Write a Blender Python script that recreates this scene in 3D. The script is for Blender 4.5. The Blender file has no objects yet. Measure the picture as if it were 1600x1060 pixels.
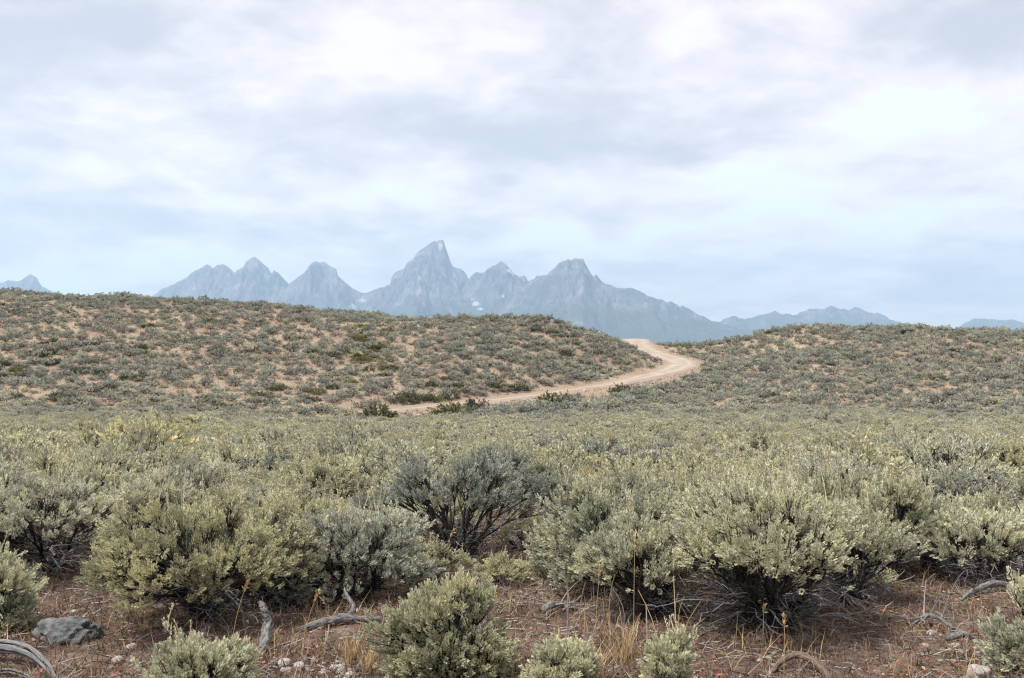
import bpy, math, random
import numpy as np
from mathutils import Vector, noise as mnoise

random.seed(7)
RNG = np.random.default_rng(7)
scene = bpy.context.scene
COL = scene.collection

# ------------------------------------------------------------------ camera
CAM_Z = 1.6
PITCH = math.atan(30 / 1600)
cam_data = bpy.data.cameras.new('camera')
cam_data.lens = 36.0
cam_data.sensor_width = 36.0
cam_data.clip_start = 0.1
cam_data.clip_end = 80000.0
cam = bpy.data.objects.new('camera', cam_data)
cam.location = (0, 0, CAM_Z)
cam.rotation_euler = (math.pi / 2 + PITCH, 0, 0)
COL.objects.link(cam)
scene.camera = cam

# ------------------------------------------------------------------ world: overcast sky
SUN_EL, SUN_AZ = 62.0, -122.0          # elevation, azimuth clockwise from the view axis (+Y)
SKY_STRENGTH = 0.1
CLOUD_GAIN = 2.5


def sky_dir(px, py):
    """world direction through a point of the photograph (1600 x 1060)"""
    u, v = (px - 800) / 1600, (530 - py) / 1600
    c, s = math.cos(PITCH), math.sin(PITCH)
    d = Vector((u, c - v * s, s + v * c))
    return d.normalized()


def build_world():
    w = bpy.data.worlds.new('World')
    scene.world = w
    w.use_nodes = True
    nt = w.node_tree
    N, L = nt.nodes, nt.links
    N.clear()
    out = N.new('ShaderNodeOutputWorld')
    bg = N.new('ShaderNodeBackground')
    bg.inputs['Strength'].default_value = SKY_STRENGTH
    L.new(bg.outputs[0], out.inputs[0])
    sky = N.new('ShaderNodeTexSky')
    sky.sky_type = 'NISHITA'
    sky.sun_disc = False
    sky.sun_elevation = math.radians(SUN_EL)
    sky.sun_rotation = math.radians(SUN_AZ)
    tc = N.new('ShaderNodeTexCoord')
    sep = N.new('ShaderNodeSeparateXYZ')
    L.new(tc.outputs['Generated'], sep.inputs[0])

    def math_node(op, a, b=None, clamp=False):
        n = N.new('ShaderNodeMath')
        n.operation = op
        n.use_clamp = clamp
        for i, v in enumerate((a, b)):
            if v is None:
                continue
            if isinstance(v, (int, float)):
                n.inputs[i].default_value = v
            else:
                L.new(v, n.inputs[i])
        return n.outputs[0]

    # cloud layer: the direction projected on a flat deck overhead
    zz = math_node('ADD', math_node('MAXIMUM', sep.outputs['Z'], 0.0), 0.20)
    comb = N.new('ShaderNodeCombineXYZ')
    L.new(math_node('DIVIDE', sep.outputs['X'], zz), comb.inputs[0])
    L.new(math_node('DIVIDE', sep.outputs['Y'], zz), comb.inputs[1])

    def noise_tex(vec, scale, detail, rough, offs, dist=0.0):
        mp = N.new('ShaderNodeMapping')
        mp.inputs['Location'].default_value = offs
        L.new(vec, mp.inputs[0])
        n = N.new('ShaderNodeTexNoise')
        n.inputs['Scale'].default_value = scale
        n.inputs['Detail'].default_value = detail
        n.inputs['Roughness'].default_value = rough
        n.inputs['Distortion'].default_value = dist
        L.new(mp.outputs[0], n.inputs['Vector'])
        return n

    big = noise_tex(comb.outputs[0], 1.0, 4, 0.55, (3.1, 1.7, 0.4), 0.2)
    fine = noise_tex(comb.outputs[0], 3.6, 8, 0.62, (7.3, 2.2, 1.4), 0.2)
    val = math_node('ADD', math_node('MULTIPLY', big.outputs[0], 1.45), math_node('MULTIPLY', fine.outputs[0], 1.8))
    val = math_node('ADD', val, -1.13)

    # the cloud masses seen in the photograph, warped by noise: (px, py, half width, half height, amount)
    warp = noise_tex(tc.outputs['Generated'], 4.0, 3, 0.6, (1.3, 5.2, 2.2), 0.3)
    wv = N.new('ShaderNodeVectorMath')
    wv.operation = 'MULTIPLY_ADD'
    L.new(warp.outputs['Color'], wv.inputs[0])
    wv.inputs[1].default_value = (0.22, 0.22, 0.16)
    wv.inputs[2].default_value = (-0.11, -0.11, -0.08)
    wd = N.new('ShaderNodeVectorMath')
    wd.operation = 'ADD'
    L.new(tc.outputs['Generated'], wd.inputs[0])
    L.new(wv.outputs[0], wd.inputs[1])
    blobs = [(60, 90, 260, 130, -0.26), (850, 210, 330, 70, -0.22), (1560, 60, 170, 60, -0.30),
             (330, 365, 300, 36, -0.22), (1400, 460, 420, 50, -0.16), (780, 345, 140, 30, -0.14),
             (240, 205, 120, 70, 0.28), (1290, 240, 240, 110, 0.26), (560, 300, 260, 46, 0.20),
             (930, 395, 90, 24, 0.26), (520, 110, 300, 60, 0.10), (1480, 190, 160, 60, 0.18), (110, 435, 230, 30, 0.30), (1420, 375, 260, 36, 0.20), (1090, 140, 150, 120, -0.10)]
    for px, py, hw, hh, amt in blobs:
        d = sky_dir(px, py)
        sub = N.new('ShaderNodeVectorMath')
        sub.operation = 'SUBTRACT'
        L.new(wd.outputs[0], sub.inputs[0])
        sub.inputs[1].default_value = d
        mul = N.new('ShaderNodeVectorMath')
        mul.operation = 'MULTIPLY'
        L.new(sub.outputs[0], mul.inputs[0])
        mul.inputs[1].default_value = (1600 / hw, 1.2, 1600 / hh)
        ln = N.new('ShaderNodeVectorMath')
        ln.operation = 'LENGTH'
        L.new(mul.outputs[0], ln.inputs[0])
        mr = N.new('ShaderNodeMapRange')
        mr.interpolation_type = 'SMOOTHERSTEP'
        mr.inputs['From Min'].default_value = 1.9
        mr.inputs['From Max'].default_value = 0.0
        mr.inputs['To Min'].default_value = 0.0
        mr.inputs['To Max'].default_value = amt * 1.3
        L.new(ln.outputs['Value'], mr.inputs['Value'])
        val = math_node('ADD', val, mr.outputs[0])
    ramp = N.new('ShaderNodeValToRGB')
    cr = ramp.color_ramp
    cr.interpolation = 'B_SPLINE'
    cr.elements[0].position = 0.0
    cr.elements[0].color = (0.545, 0.53, 0.55, 1)
    cr.elements[1].position = 1.0
    cr.elements[1].color = (1.32, 1.15, 1.08, 1)
    e = cr.elements.new(0.30); e.color = (0.735, 0.67, 0.665, 1)
    e = cr.elements.new(0.55); e.color = (0.925, 0.82, 0.80, 1)
    e = cr.elements.new(0.78); e.color = (1.12, 0.955, 0.92, 1)
    L.new(val, ramp.inputs[0])
    gain = N.new('ShaderNodeVectorMath')
    gain.operation = 'SCALE'
    gain.inputs['Scale'].default_value = CLOUD_GAIN
    L.new(ramp.outputs[0], gain.inputs[0])
    mix = N.new('ShaderNodeMix')
    mix.data_type = 'RGBA'
    mix.inputs[0].default_value = 0.93
    L.new(sky.outputs[0], mix.inputs[6])
    L.new(gain.outputs[0], mix.inputs[7])
    L.new(mix.outputs[2], bg.inputs['Color'])


build_world()
sun_data = bpy.data.lights.new('sun', 'SUN')
sun_data.energy = 1.5
sun_data.angle = math.radians(10)
sun_data.color = (1.0, 0.95, 0.87)
sun = bpy.data.objects.new('sun', sun_data)
az, el = math.radians(SUN_AZ), math.radians(SUN_EL)
sv = Vector((math.sin(az) * math.cos(el), math.cos(az) * math.cos(el), math.sin(el)))
sun.rotation_euler = sv.to_track_quat('Z', 'Y').to_euler()
sun.location = (0, 0, 50)
COL.objects.link(sun)

vs = scene.view_settings
vs.view_transform = 'Standard'
vs.look = 'None'
vs.exposure = 2.2
vs.gamma = 1.0
vs.use_curve_mapping = False
cy = scene.cycles
cy.max_bounces = 8
cy.diffuse_bounces = 4
cy.glossy_bounces = 1
cy.transmission_bounces = 4
cy.transparent_max_bounces = 4
cy.volume_bounces = 3
cy.use_denoising = True
cy.denoiser = 'OPENIMAGEDENOISE'
cy.denoising_prefilter = 'NONE'
cy.filter_width = 1.2

# ------------------------------------------------------------------ small tools


def unproject(px, py, d):
    """point at forward distance d (metres along +Y) on the ray through a photo pixel"""
    r = sky_dir(px, py)
    k = d / r.y
    return np.array([r.x * k, d, CAM_Z + r.z * k])


def smooth(a, b, x):
    t = np.clip((np.asarray(x, float) - a) / (b - a), 0, 1)
    return t * t * (3 - 2 * t)


class Lattice:
    """vectorised 2-D gradient noise"""

    def __init__(self, seed):
        r = np.random.default_rng(seed)
        self.p = r.permutation(512)
        a = r.uniform(0, 2 * np.pi, 512)
        self.g = np.stack([np.cos(a), np.sin(a)], -1)

    def __call__(self, x, y):
        x, y = np.asarray(x, float), np.asarray(y, float)
        xi, yi = np.floor(x).astype(np.int64), np.floor(y).astype(np.int64)
        xf, yf = x - xi, y - yi
        u, v = xf * xf * xf * (xf * (6 * xf - 15) + 10), yf * yf * yf * (yf * (6 * yf - 15) + 10)

        def grad(ix, iy, dx, dy):
            g = self.g[self.p[(self.p[ix & 511] + iy) & 511]]
            return g[..., 0] * dx + g[..., 1] * dy
        n00, n10 = grad(xi, yi, xf, yf), grad(xi + 1, yi, xf - 1, yf)
        n01, n11 = grad(xi, yi + 1, xf, yf - 1), grad(xi + 1, yi + 1, xf - 1, yf - 1)
        return (n00 * (1 - u) + n10 * u) * (1 - v) + (n01 * (1 - u) + n11 * u) * v

    def fbm(self, x, y, o=4, gain=0.5):
        s, a, f = 0, 1.0, 1.0
        for k in range(o):
            s = s + a * self(x * f + 17.3 * k, y * f - 9.1 * k)
            a *= gain
            f *= 2.03
        return s

    def ridged(self, x, y, o=5, gain=0.55):
        s, a, f, t = 0, 1.0, 1.0, 0
        for k in range(o):
            s = s + a * (1 - np.abs(self(x * f + 11.7 * k, y * f + 5.3 * k)) * 1.7)
            t += a
            a *= gain
            f *= 2.07
        return s / t


NZ = Lattice(3)
NZ2 = Lattice(11)


def mesh_from(name, verts, faces, mats, smooth_shade=False, mat_idx=None, attrs=None):
    """verts (n,3); faces list of int arrays, each (m,k)"""
    me = bpy.data.meshes.new(name)
    verts = np.asarray(verts, np.float32)
    me.vertices.add(len(verts))
    me.vertices.foreach_set('co', verts.ravel())
    faces = [f for f in faces if len(f)]
    loops = np.concatenate([np.asarray(f, np.int32).ravel() for f in faces])
    sizes = np.concatenate([np.full(len(f), f.shape[1], np.int32) for f in faces])
    starts = np.concatenate([[0], np.cumsum(sizes)[:-1]]).astype(np.int32)
    me.loops.add(len(loops))
    me.loops.foreach_set('vertex_index', loops)
    me.polygons.add(len(sizes))
    me.polygons.foreach_set('loop_start', starts)
    for m in mats:
        me.materials.append(m)
    if mat_idx is not None:
        me.polygons.foreach_set('material_index', np.asarray(mat_idx, np.int32))
    me.polygons.foreach_set('use_smooth', np.full(len(sizes), smooth_shade))
    for k, v in (attrs or {}).items():
        at = me.attributes.new(k, 'FLOAT', 'POINT')
        at.data.foreach_set('value', np.asarray(v, np.float32))
    me.update(calc_edges=True)
    me.validate()
    return me


def obj(name, me, parent=None, loc=None):
    o = bpy.data.objects.new(name, me)
    COL.objects.link(o)
    if parent is not None:
        o.parent = parent
    if loc is not None:
        o.location = loc
    return o


def tag(o, label, cat, group=None):
    o['label'] = label
    o['category'] = cat
    if group:
        o['group'] = group
    return o


def kind(o, k, label=None, cat=None):
    o['kind'] = k
    if label:
        o['label'] = label
    if cat:
        o['category'] = cat
    return o


def tubes(paths, radii, sides, phase=None):
    """paths (n,k,3), radii (n,k) -> verts, quads for n tapered tubes"""
    n, k, _ = paths.shape
    t = np.gradient(paths, axis=1)
    t /= np.linalg.norm(t, axis=-1, keepdims=True) + 1e-9
    ref = np.where(np.abs(t[:, :1, 2:3]) > 0.8, np.array([1.0, 0, 0]), np.array([0, 0, 1.0]))
    ref = np.broadcast_to(ref, t.shape)
    a = np.cross(t, ref)
    a /= np.linalg.norm(a, axis=-1, keepdims=True) + 1e-9
    b = np.cross(t, a)
    th = np.arange(sides) * 2 * np.pi / sides
    ring = a[:, :, None] * np.cos(th)[:, None] + b[:, :, None] * np.sin(th)[:, None]
    v = paths[:, :, None] + ring * radii[:, :, None, None]
    idx = np.arange(n * k * sides).reshape(n, k, sides)
    nx = np.roll(idx, -1, axis=2)
    q = np.stack([idx[:, :-1], nx[:, :-1], nx[:, 1:], idx[:, 1:]], -1).reshape(-1, 4)
    return v.reshape(-1, 3), q


class Soup:
    def __init__(self):
        self.v, self.f, self.m, self.n, self.at = [], [], [], 0, []

    def add(self, v, f, mat=0, at=None):
        if len(f) == 0:
            return
        self.v.append(v)
        self.f.append(np.asarray(f) + self.n)
        self.m.append(np.full(len(f), mat))
        self.at.append(np.full(len(v), 0.5) if at is None else at)
        self.n += len(v)

    def mesh(self, name, mats, smooth_shade=False):
        return mesh_from(name, np.concatenate(self.v), self.f, mats, smooth_shade,
                         np.concatenate(self.m), {'tint': np.concatenate(self.at)})


def unit(v):
    return v / (np.linalg.norm(v, axis=-1, keepdims=True) + 1e-9)


def bezier(p0, p1, p2, k):
    t = np.linspace(0, 1, k)[None, :, None]
    return p0[:, None] * (1 - t) ** 2 + 2 * p1[:, None] * t * (1 - t) + p2[:, None] * t ** 2


# ------------------------------------------------------------------ materials


def new_mat(name):
    m = bpy.data.materials.new(name)
    m.use_nodes = True
    nt = m.node_tree
    nt.nodes.clear()
    out = nt.nodes.new('ShaderNodeOutputMaterial')
    return m, nt, out


def ramp_node(nt, stops, fac=None):
    r = nt.nodes.new('ShaderNodeValToRGB')
    cr = r.color_ramp
    cr.elements[0].position, cr.elements[0].color = stops[0][0], (*stops[0][1], 1)
    cr.elements[1].position, cr.elements[1].color = stops[-1][0], (*stops[-1][1], 1)
    for p, c in stops[1:-1]:
        e = cr.elements.new(p)
        e.color = (*c, 1)
    if fac is not None:
        nt.links.new(fac, r.inputs[0])
    return r.outputs[0]


def mixc(nt, fac, a, b, blend='MIX'):
    n = nt.nodes.new('ShaderNodeMix')
    n.data_type = 'RGBA'
    n.blend_type = blend
    for s, v in ((0, fac), (6, a), (7, b)):
        if isinstance(v, (int, float)):
            n.inputs[s].default_value = v
        elif isinstance(v, tuple):
            n.inputs[s].default_value = (*v, 1)
        else:
            nt.links.new(v, n.inputs[s])
    return n.outputs[2]


def mth(nt, op, a, b=None, clamp=False):
    n = nt.nodes.new('ShaderNodeMath')
    n.operation = op
    n.use_clamp = clamp
    for i, v in enumerate((a, b)):
        if v is None:
            continue
        if isinstance(v, (int, float)):
            n.inputs[i].default_value = v
        else:
            nt.links.new(v, n.inputs[i])
    return n.outputs[0]


def attr(nt, name, typ='GEOMETRY'):
    a = nt.nodes.new('ShaderNodeAttribute')
    a.attribute_name = name
    a.attribute_type = typ
    return a.outputs['Fac']


def noise_node(nt, scale, detail=4, rough=0.55, vec=None, out='Fac', stretch=None):
    n = nt.nodes.new('ShaderNodeTexNoise')
    n.inputs['Scale'].default_value = scale
    n.inputs['Detail'].default_value = detail
    n.inputs['Roughness'].default_value = rough
    if vec is None:
        g = nt.nodes.new('ShaderNodeNewGeometry')
        vec = g.outputs['Position']
    if stretch is not None:
        mp = nt.nodes.new('ShaderNodeMapping')
        mp.inputs['Scale'].default_value = stretch
        nt.links.new(vec, mp.inputs[0])
        vec = mp.outputs[0]
    nt.links.new(vec, n.inputs['Vector'])
    return n.outputs[out]


def leaf_material(name, ramp_stops, translucent=0.22, tip=(0.40, 0.36, 0.16), tip_amt=0.35, rough=0.75):
    """hue comes from the thing (custom property 'hue'), fine variation from each leaf's 'tint'"""
    m, nt, out = new_mat(name)
    L = nt.links
    hue = attr(nt, 'hue', 'INSTANCER')
    base = ramp_node(nt, ramp_stops, hue)
    t = attr(nt, 'tint')
    var = ramp_node(nt, [(0.0, (0.62, 0.62, 0.60)), (0.5, (0.95, 0.95, 0.93)), (1.0, (1.30, 1.27, 1.18))], t)
    c = mixc(nt, 1.0, base, var, 'MULTIPLY')
    oi = nt.nodes.new('ShaderNodeObjectInfo')
    c = mixc(nt, 1.0, c, ramp_node(nt, [(0.0, (0.76, 0.77, 0.78)), (0.5, (0.93, 0.93, 0.93)), (1.0, (1.05, 1.03, 1.0))], oi.outputs['Random']), 'MULTIPLY')
    f = mth(nt, 'MULTIPLY', mth(nt, 'POWER', t, 5.0), tip_amt)
    c = mixc(nt, f, c, tip)
    d = nt.nodes.new('ShaderNodeBsdfPrincipled')
    d.inputs['Roughness'].default_value = rough
    d.inputs['Specular IOR Level'].default_value = 0.25
    L.new(c, d.inputs['Base Color'])
    tr = nt.nodes.new('ShaderNodeBsdfTranslucent')
    L.new(c, tr.inputs[0])
    mx = nt.nodes.new('ShaderNodeMixShader')
    mx.inputs[0].default_value = translucent
    L.new(d.outputs[0], mx.inputs[1])
    L.new(tr.outputs[0], mx.inputs[2])
    L.new(mx.outputs[0], out.inputs[0])
    return m


def wood_material(name, dark, light, scale=60, bump=0.3):
    m, nt, out = new_mat(name)
    tc = nt.nodes.new('ShaderNodeTexCoord')
    n = noise_node(nt, scale, 5, 0.65, tc.outputs['Object'])
    t = attr(nt, 'tint')
    f = mth(nt, 'ADD', mth(nt, 'MULTIPLY', n, 0.6), mth(nt, 'MULTIPLY', mth(nt, 'SUBTRACT', t, 0.3), 0.9), True)
    c = ramp_node(nt, [(0.1, dark), (0.85, light)], f)
    d = nt.nodes.new('ShaderNodeBsdfPrincipled')
    d.inputs['Roughness'].default_value = 0.9
    d.inputs['Specular IOR Level'].default_value = 0.15
    nt.links.new(c, d.inputs['Base Color'])
    b = nt.nodes.new('ShaderNodeBump')
    b.inputs['Strength'].default_value = bump
    b.inputs['Distance'].default_value = 0.004
    nt.links.new(n, b.inputs['Height'])
    nt.links.new(b.outputs[0], d.inputs['Normal'])
    nt.links.new(d.outputs[0], out.inputs[0])
    return m


def plain_material(name, stops, scale=8, rough=0.9, bump=0.0, use_tint=True):
    m, nt, out = new_mat(name)
    n = noise_node(nt, scale, 5, 0.6)
    f = n
    if use_tint:
        f = mth(nt, 'ADD', mth(nt, 'MULTIPLY', n, 0.5), mth(nt, 'MULTIPLY', mth(nt, 'SUBTRACT', attr(nt, 'tint'), 0.25), 1.0), True)
    c = ramp_node(nt, stops, f)
    d = nt.nodes.new('ShaderNodeBsdfPrincipled')
    d.inputs['Roughness'].default_value = rough
    d.inputs['Specular IOR Level'].default_value = 0.2
    nt.links.new(c, d.inputs['Base Color'])
    if bump:
        b = nt.nodes.new('ShaderNodeBump')
        b.inputs['Strength'].default_value = bump
        b.inputs['Distance'].default_value = 0.02
        nt.links.new(n, b.inputs['Height'])
        nt.links.new(b.outputs[0], d.inputs['Normal'])
    nt.links.new(d.outputs[0], out.inputs[0])
    return m


M_SAGE = leaf_material('sage_leaf', [(0.0, (0.350, 0.365, 0.330)), (0.2, (0.520, 0.530, 0.450)), (0.4, (0.585, 0.590, 0.440)),
                                     (0.65, (0.605, 0.592, 0.395)), (1.0, (0.615, 0.565, 0.320))], 0.33)
M_GREEN = leaf_material('green_shrub_leaf', [(0.0, (0.115, 0.140, 0.090)), (0.5, (0.165, 0.175, 0.080)),
                                             (1.0, (0.31, 0.285, 0.10))], 0.2, (0.22, 0.20, 0.07), 0.25)
M_BARK = wood_material('sage_bark', (0.016, 0.014, 0.014), (0.085, 0.078, 0.074))
M_DEAD = wood_material('dead_twig', (0.025, 0.023, 0.023), (0.24, 0.225, 0.22))
M_DRIFT = wood_material('weathered_wood', (0.040, 0.038, 0.038), (0.225, 0.22, 0.215), 70, 0.9)
M_BROWNWOOD = wood_material('brown_wood', (0.05, 0.038, 0.03), (0.19, 0.14, 0.108), 45, 0.6)
M_STALK = plain_material('flower_stalk', [(0.0, (0.33, 0.29, 0.17)), (1.0, (0.58, 0.53, 0.36))], 30)
M_STRAW = plain_material('straw', [(0.0, (0.26, 0.16, 0.075)), (1.0, (0.55, 0.41, 0.22))], 20)
M_REDGRASS = plain_material('red_dry_grass', [(0.0, (0.05, 0.028, 0.022)), (0.48, (0.14, 0.085, 0.064)), (0.78, (0.25, 0.175, 0.12)), (1.0, (0.46, 0.37, 0.26))], 9)
M_LITTER = plain_material('ground_leaf', [(0.0, (0.06, 0.075, 0.022)), (0.35, (0.13, 0.13, 0.04)), (0.55, (0.22, 0.06, 0.045)), (0.8, (0.34, 0.13, 0.10)), (1.0, (0.5, 0.40, 0.32))], 14)
M_STONE = plain_material('pale_stone', [(0.0, (0.09, 0.085, 0.085)), (0.5, (0.22, 0.19, 0.17)), (1.0, (0.36, 0.34, 0.315))], 35, 0.85, 0.3)
M_TWIGLIT = plain_material('twig_litter', [(0.0, (0.07, 0.06, 0.055)), (1.0, (0.33, 0.29, 0.26))], 12)

# ------------------------------------------------------------------ terrain
PLAIN_SLOPE = -0.034


def tps_fit(P, Z, lam=1e-4):
    n = len(P)
    d = np.linalg.norm(P[:, None] - P[None], axis=-1)
    K = np.where(d > 0, d * d * np.log(d + 1e-12), 0) + lam * np.eye(n)
    Q = np.hstack([np.ones((n, 1)), P])
    A = np.block([[K, Q], [Q.T, np.zeros((3, 3))]])
    return np.linalg.solve(A, np.concatenate([Z, np.zeros(3)]))


CREST = [(-500, 445, 122), (-200, 453, 118), (0, 460, 115), (120, 466, 114), (240, 473, 113), (400, 481, 111), (540, 492, 107),
         (610, 499, 103), (690, 503, 106), (770, 500, 105), (830, 499, 103), (880, 510, 102), (930, 529, 101), (980, 546, 100),
         (1058, 544, 113), (1110, 540, 112), (1180, 526, 110), (1250, 513, 109), (1320, 515, 110),
         (1400, 518, 112), (1600, 525, 116), (1850, 532, 120), (2150, 540, 124)]
MID = [(-500, 560, 84), (-200, 556, 82), (0, 552, 81), (200, 552, 81), (400, 553, 82), (560, 560, 82), (700, 564, 84), (800, 560, 87), (880, 570, 90), (940, 577, 92),
       (1180, 573, 87), (1300, 566, 85), (1450, 568, 86), (1600, 570, 87), (1850, 575, 88), (2150, 578, 88)]
FOOT = [(-500, 644, 60), (-200, 644, 60), (0, 642, 60), (200, 648, 60), (400, 655, 60),
        (560, 664, 61), (900, 631, 68), (1000, 620, 73), (1100, 608, 75), (1200, 628, 66), (1350, 638, 64), (1600, 642, 62), (1850, 644, 62), (2150, 646, 62),
        (760, 655, 62), (880, 652, 60)]
ROAD = [(992, 530, 124), (998, 541, 112), (1018, 551, 106.5), (1050, 560, 101.5), (1066, 568, 97.5), (1050, 578, 93.2), (1010, 588, 89), (954, 600, 84),
        (871, 612, 79), (838, 617.5, 77), (752, 627, 73), (689, 633.5, 70), (608, 642, 66.5), (585, 644.5, 65.6)]
_pts = [unproject(*p) for p in CREST + MID + FOOT + ROAD[1:]]
for px, py, d in CREST:                                     # the far side of the crest falls away
    q = unproject(px, py, d)
    k = (d + 30) / d
    _pts.append(np.array([q[0] * k, d + 30, q[2] - 6.0]))
for px in range(-500, 2200, 300):
    for d in (36, 48):
        _pts.append(np.array([(px - 800) / 1600 * d, d, PLAIN_SLOPE * (d - 5)]))
_pts = np.array(_pts)
TPS_P = _pts[:, :2] / 50
TPS_W = tps_fit(TPS_P, _pts[:, 2], 2e-4)


def spline(P, n):
    """Catmull-Rom through P"""
    P = np.asarray(P, float)
    Q = np.vstack([2 * P[0] - P[1], P, 2 * P[-1] - P[-2]])
    out = []
    for i in range(1, len(Q) - 2):
        t = np.linspace(0, 1, n, endpoint=False)[:, None]
        a, b, c, d = Q[i - 1], Q[i], Q[i + 1], Q[i + 2]
        out.append(0.5 * (2 * b + (c - a) * t + (2 * a - 5 * b + 4 * c - d) * t ** 2 + (3 * b - a - 3 * c + d) * t ** 3))
    return np.vstack(out + [P[-1:]])


ROAD_C = spline([unproject(*p) for p in ROAD], 14)
ROAD_HALF = 1.3


def road_dist(x, y):
    """distance to the road's centre line and the height of the road there"""
    x, y = np.asarray(x, float), np.asarray(y, float)
    best = np.full(x.shape, 1e9)
    zz = np.zeros(x.shape)
    near = (y > 55) & (y < 135) & (np.abs(x) < 40)
    if near.any():
        xs, ys = x[near], y[near]
        bd, bz = np.full(xs.shape, 1e9), np.zeros(xs.shape)
        for i in range(len(ROAD_C) - 1):
            a, b = ROAD_C[i], ROAD_C[i + 1]
            ab = b[:2] - a[:2]
            t = np.clip(((xs - a[0]) * ab[0] + (ys - a[1]) * ab[1]) / (ab @ ab), 0, 1)
            d = np.hypot(xs - a[0] - t * ab[0], ys - a[1] - t * ab[1])
            s = d < bd
            bd[s] = d[s]
            bz[s] = (a[2] + t * (b[2] - a[2]))[s]
        best[near], zz[near] = bd, bz
    return best, zz


def ground_z(x, y, micro=True):
    x, y = np.atleast_1d(np.asarray(x, float)), np.atleast_1d(np.asarray(y, float))
    shape = x.shape
    x, y = x.ravel(), y.ravel()
    plain = PLAIN_SLOPE * np.clip(y - 5, -5, 60)
    z = plain.copy()
    sel = (y > 34) & (y < 900)
    if sel.any():
        k = np.minimum(1.0, 135 / y[sel])                   # beyond the crest keep the last profile
        xs, ys = x[sel] * k, y[sel] * k
        lim = ys * 0.95
        xs = np.clip(xs, -lim, lim)
        P = np.stack([xs, ys], -1) / 50
        h = np.zeros(len(P))
        for s in range(0, len(P), 20000):
            d = np.linalg.norm(P[s:s + 20000, None] - TPS_P[None], axis=-1)
            K = d * d * np.log(d + 1e-12)
            h[s:s + 20000] = K @ TPS_W[:len(TPS_P)] + TPS_W[len(TPS_P)] + P[s:s + 20000] @ TPS_W[len(TPS_P) + 1:]
        w = smooth(36, 52, y[sel])
        z[sel] = z[sel] * (1 - w) + h * w
    far = smooth(135, 900, y)
    z = z * (1 - far) + (-70.0) * far
    side = smooth(0.95, 1.8, np.abs(x) / np.maximum(y, 1))
    z = z * (1 - side * (y > 34)) + plain * side * (y > 34)
    amp = 0.05 + 0.32 * smooth(45, 80, y) * (1 - smooth(200, 500, y))
    z = z + amp * NZ.fbm(x / 5.5, y / 5.5, 3)
    if micro:
        z = z + 0.022 * NZ2.fbm(x / 0.55, y / 0.55, 3) * (1 - smooth(20, 50, y))
    d, rz = road_dist(x, y)
    w = 1 - smooth(ROAD_HALF + 0.3, ROAD_HALF + 3.2, d)
    z = z * (1 - w) + rz * w
    return z.reshape(shape)


def gz(x, y):
    return float(ground_z(x, y)[0])


def on_ground(px, py):
    """where the ray through a photo pixel meets the ground of the plain"""
    r = sky_dir(px, py)
    d = 6.0
    for _ in range(30):
        k = d / r.y
        z = gz(r.x * k, d)
        d = d * 0.5 + 0.5 * (z - CAM_Z) / r.z * r.y if r.z < -0.01 else d
    k = d / r.y
    return r.x * k, d, gz(r.x * k, d)


def ground_material():
    m, nt, out = new_mat('soil')
    L = nt.links
    g = nt.nodes.new('ShaderNodeNewGeometry')
    sep = nt.nodes.new('ShaderNodeSeparateXYZ')
    L.new(g.outputs['Position'], sep.inputs[0])
    n1 = noise_node(nt, 1.3, 6, 0.65)
    n2 = noise_node(nt, 14.0, 6, 0.7)
    n3 = noise_node(nt, 70.0, 4, 0.7)
    f = mth(nt, 'ADD', mth(nt, 'MULTIPLY', n1, 0.45), mth(nt, 'MULTIPLY', n2, 0.55))
    near = ramp_node(nt, [(0.32, (0.030, 0.021, 0.017)), (0.46, (0.090, 0.059, 0.044)), (0.56, (0.160, 0.112, 0.084)), (0.68, (0.28, 0.23, 0.185))], f)
    # the hills: paler bare soil with straw-coloured and stony places
    h1 = noise_node(nt, 0.13, 5, 0.6)
    h2 = noise_node(nt, 1.1, 6, 0.7)
    fh = mth(nt, 'ADD', mth(nt, 'MULTIPLY', h1, 0.6), mth(nt, 'MULTIPLY', h2, 0.4))
    hill = ramp_node(nt, [(0.33, (0.150, 0.108, 0.082)), (0.47, (0.225, 0.170, 0.132)), (0.58, (0.275, 0.220, 0.160)), (0.72, (0.37, 0.33, 0.28))], fh)
    mr = nt.nodes.new('ShaderNodeMapRange')
    mr.inputs['From Min'].default_value = 30
    mr.inputs['From Max'].default_value = 62
    L.new(sep.outputs['Y'], mr.inputs['Value'])
    c = mixc(nt, mr.outputs[0], near, hill)
    grav = ramp_node(nt, [(0.57, (0, 0, 0)), (0.66, (1, 1, 1))], n3)
    c = mixc(nt, mth(nt, 'MULTIPLY', grav, 0.35), c, (0.36, 0.33, 0.31))
    road = attr(nt, 'road')                                  # trodden pale ground beside the track
    c = mixc(nt, mth(nt, 'MULTIPLY', road, mth(nt, 'ADD', h2, 0.25), True), c, (0.26, 0.205, 0.16))
    d = nt.nodes.new('ShaderNodeBsdfPrincipled')
    d.inputs['Roughness'].default_value = 0.95
    d.inputs['Specular IOR Level'].default_value = 0.1
    L.new(c, d.inputs['Base Color'])
    b = nt.nodes.new('ShaderNodeBump')
    b.inputs['Strength'].default_value = 0.8
    b.inputs['Distance'].default_value = 0.03
    L.new(mth(nt, 'ADD', n2, mth(nt, 'MULTIPLY', n3, 0.5)), b.inputs['Height'])
    L.new(b.outputs[0], d.inputs['Normal'])
    L.new(d.outputs[0], out.inputs[0])
    return m


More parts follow.
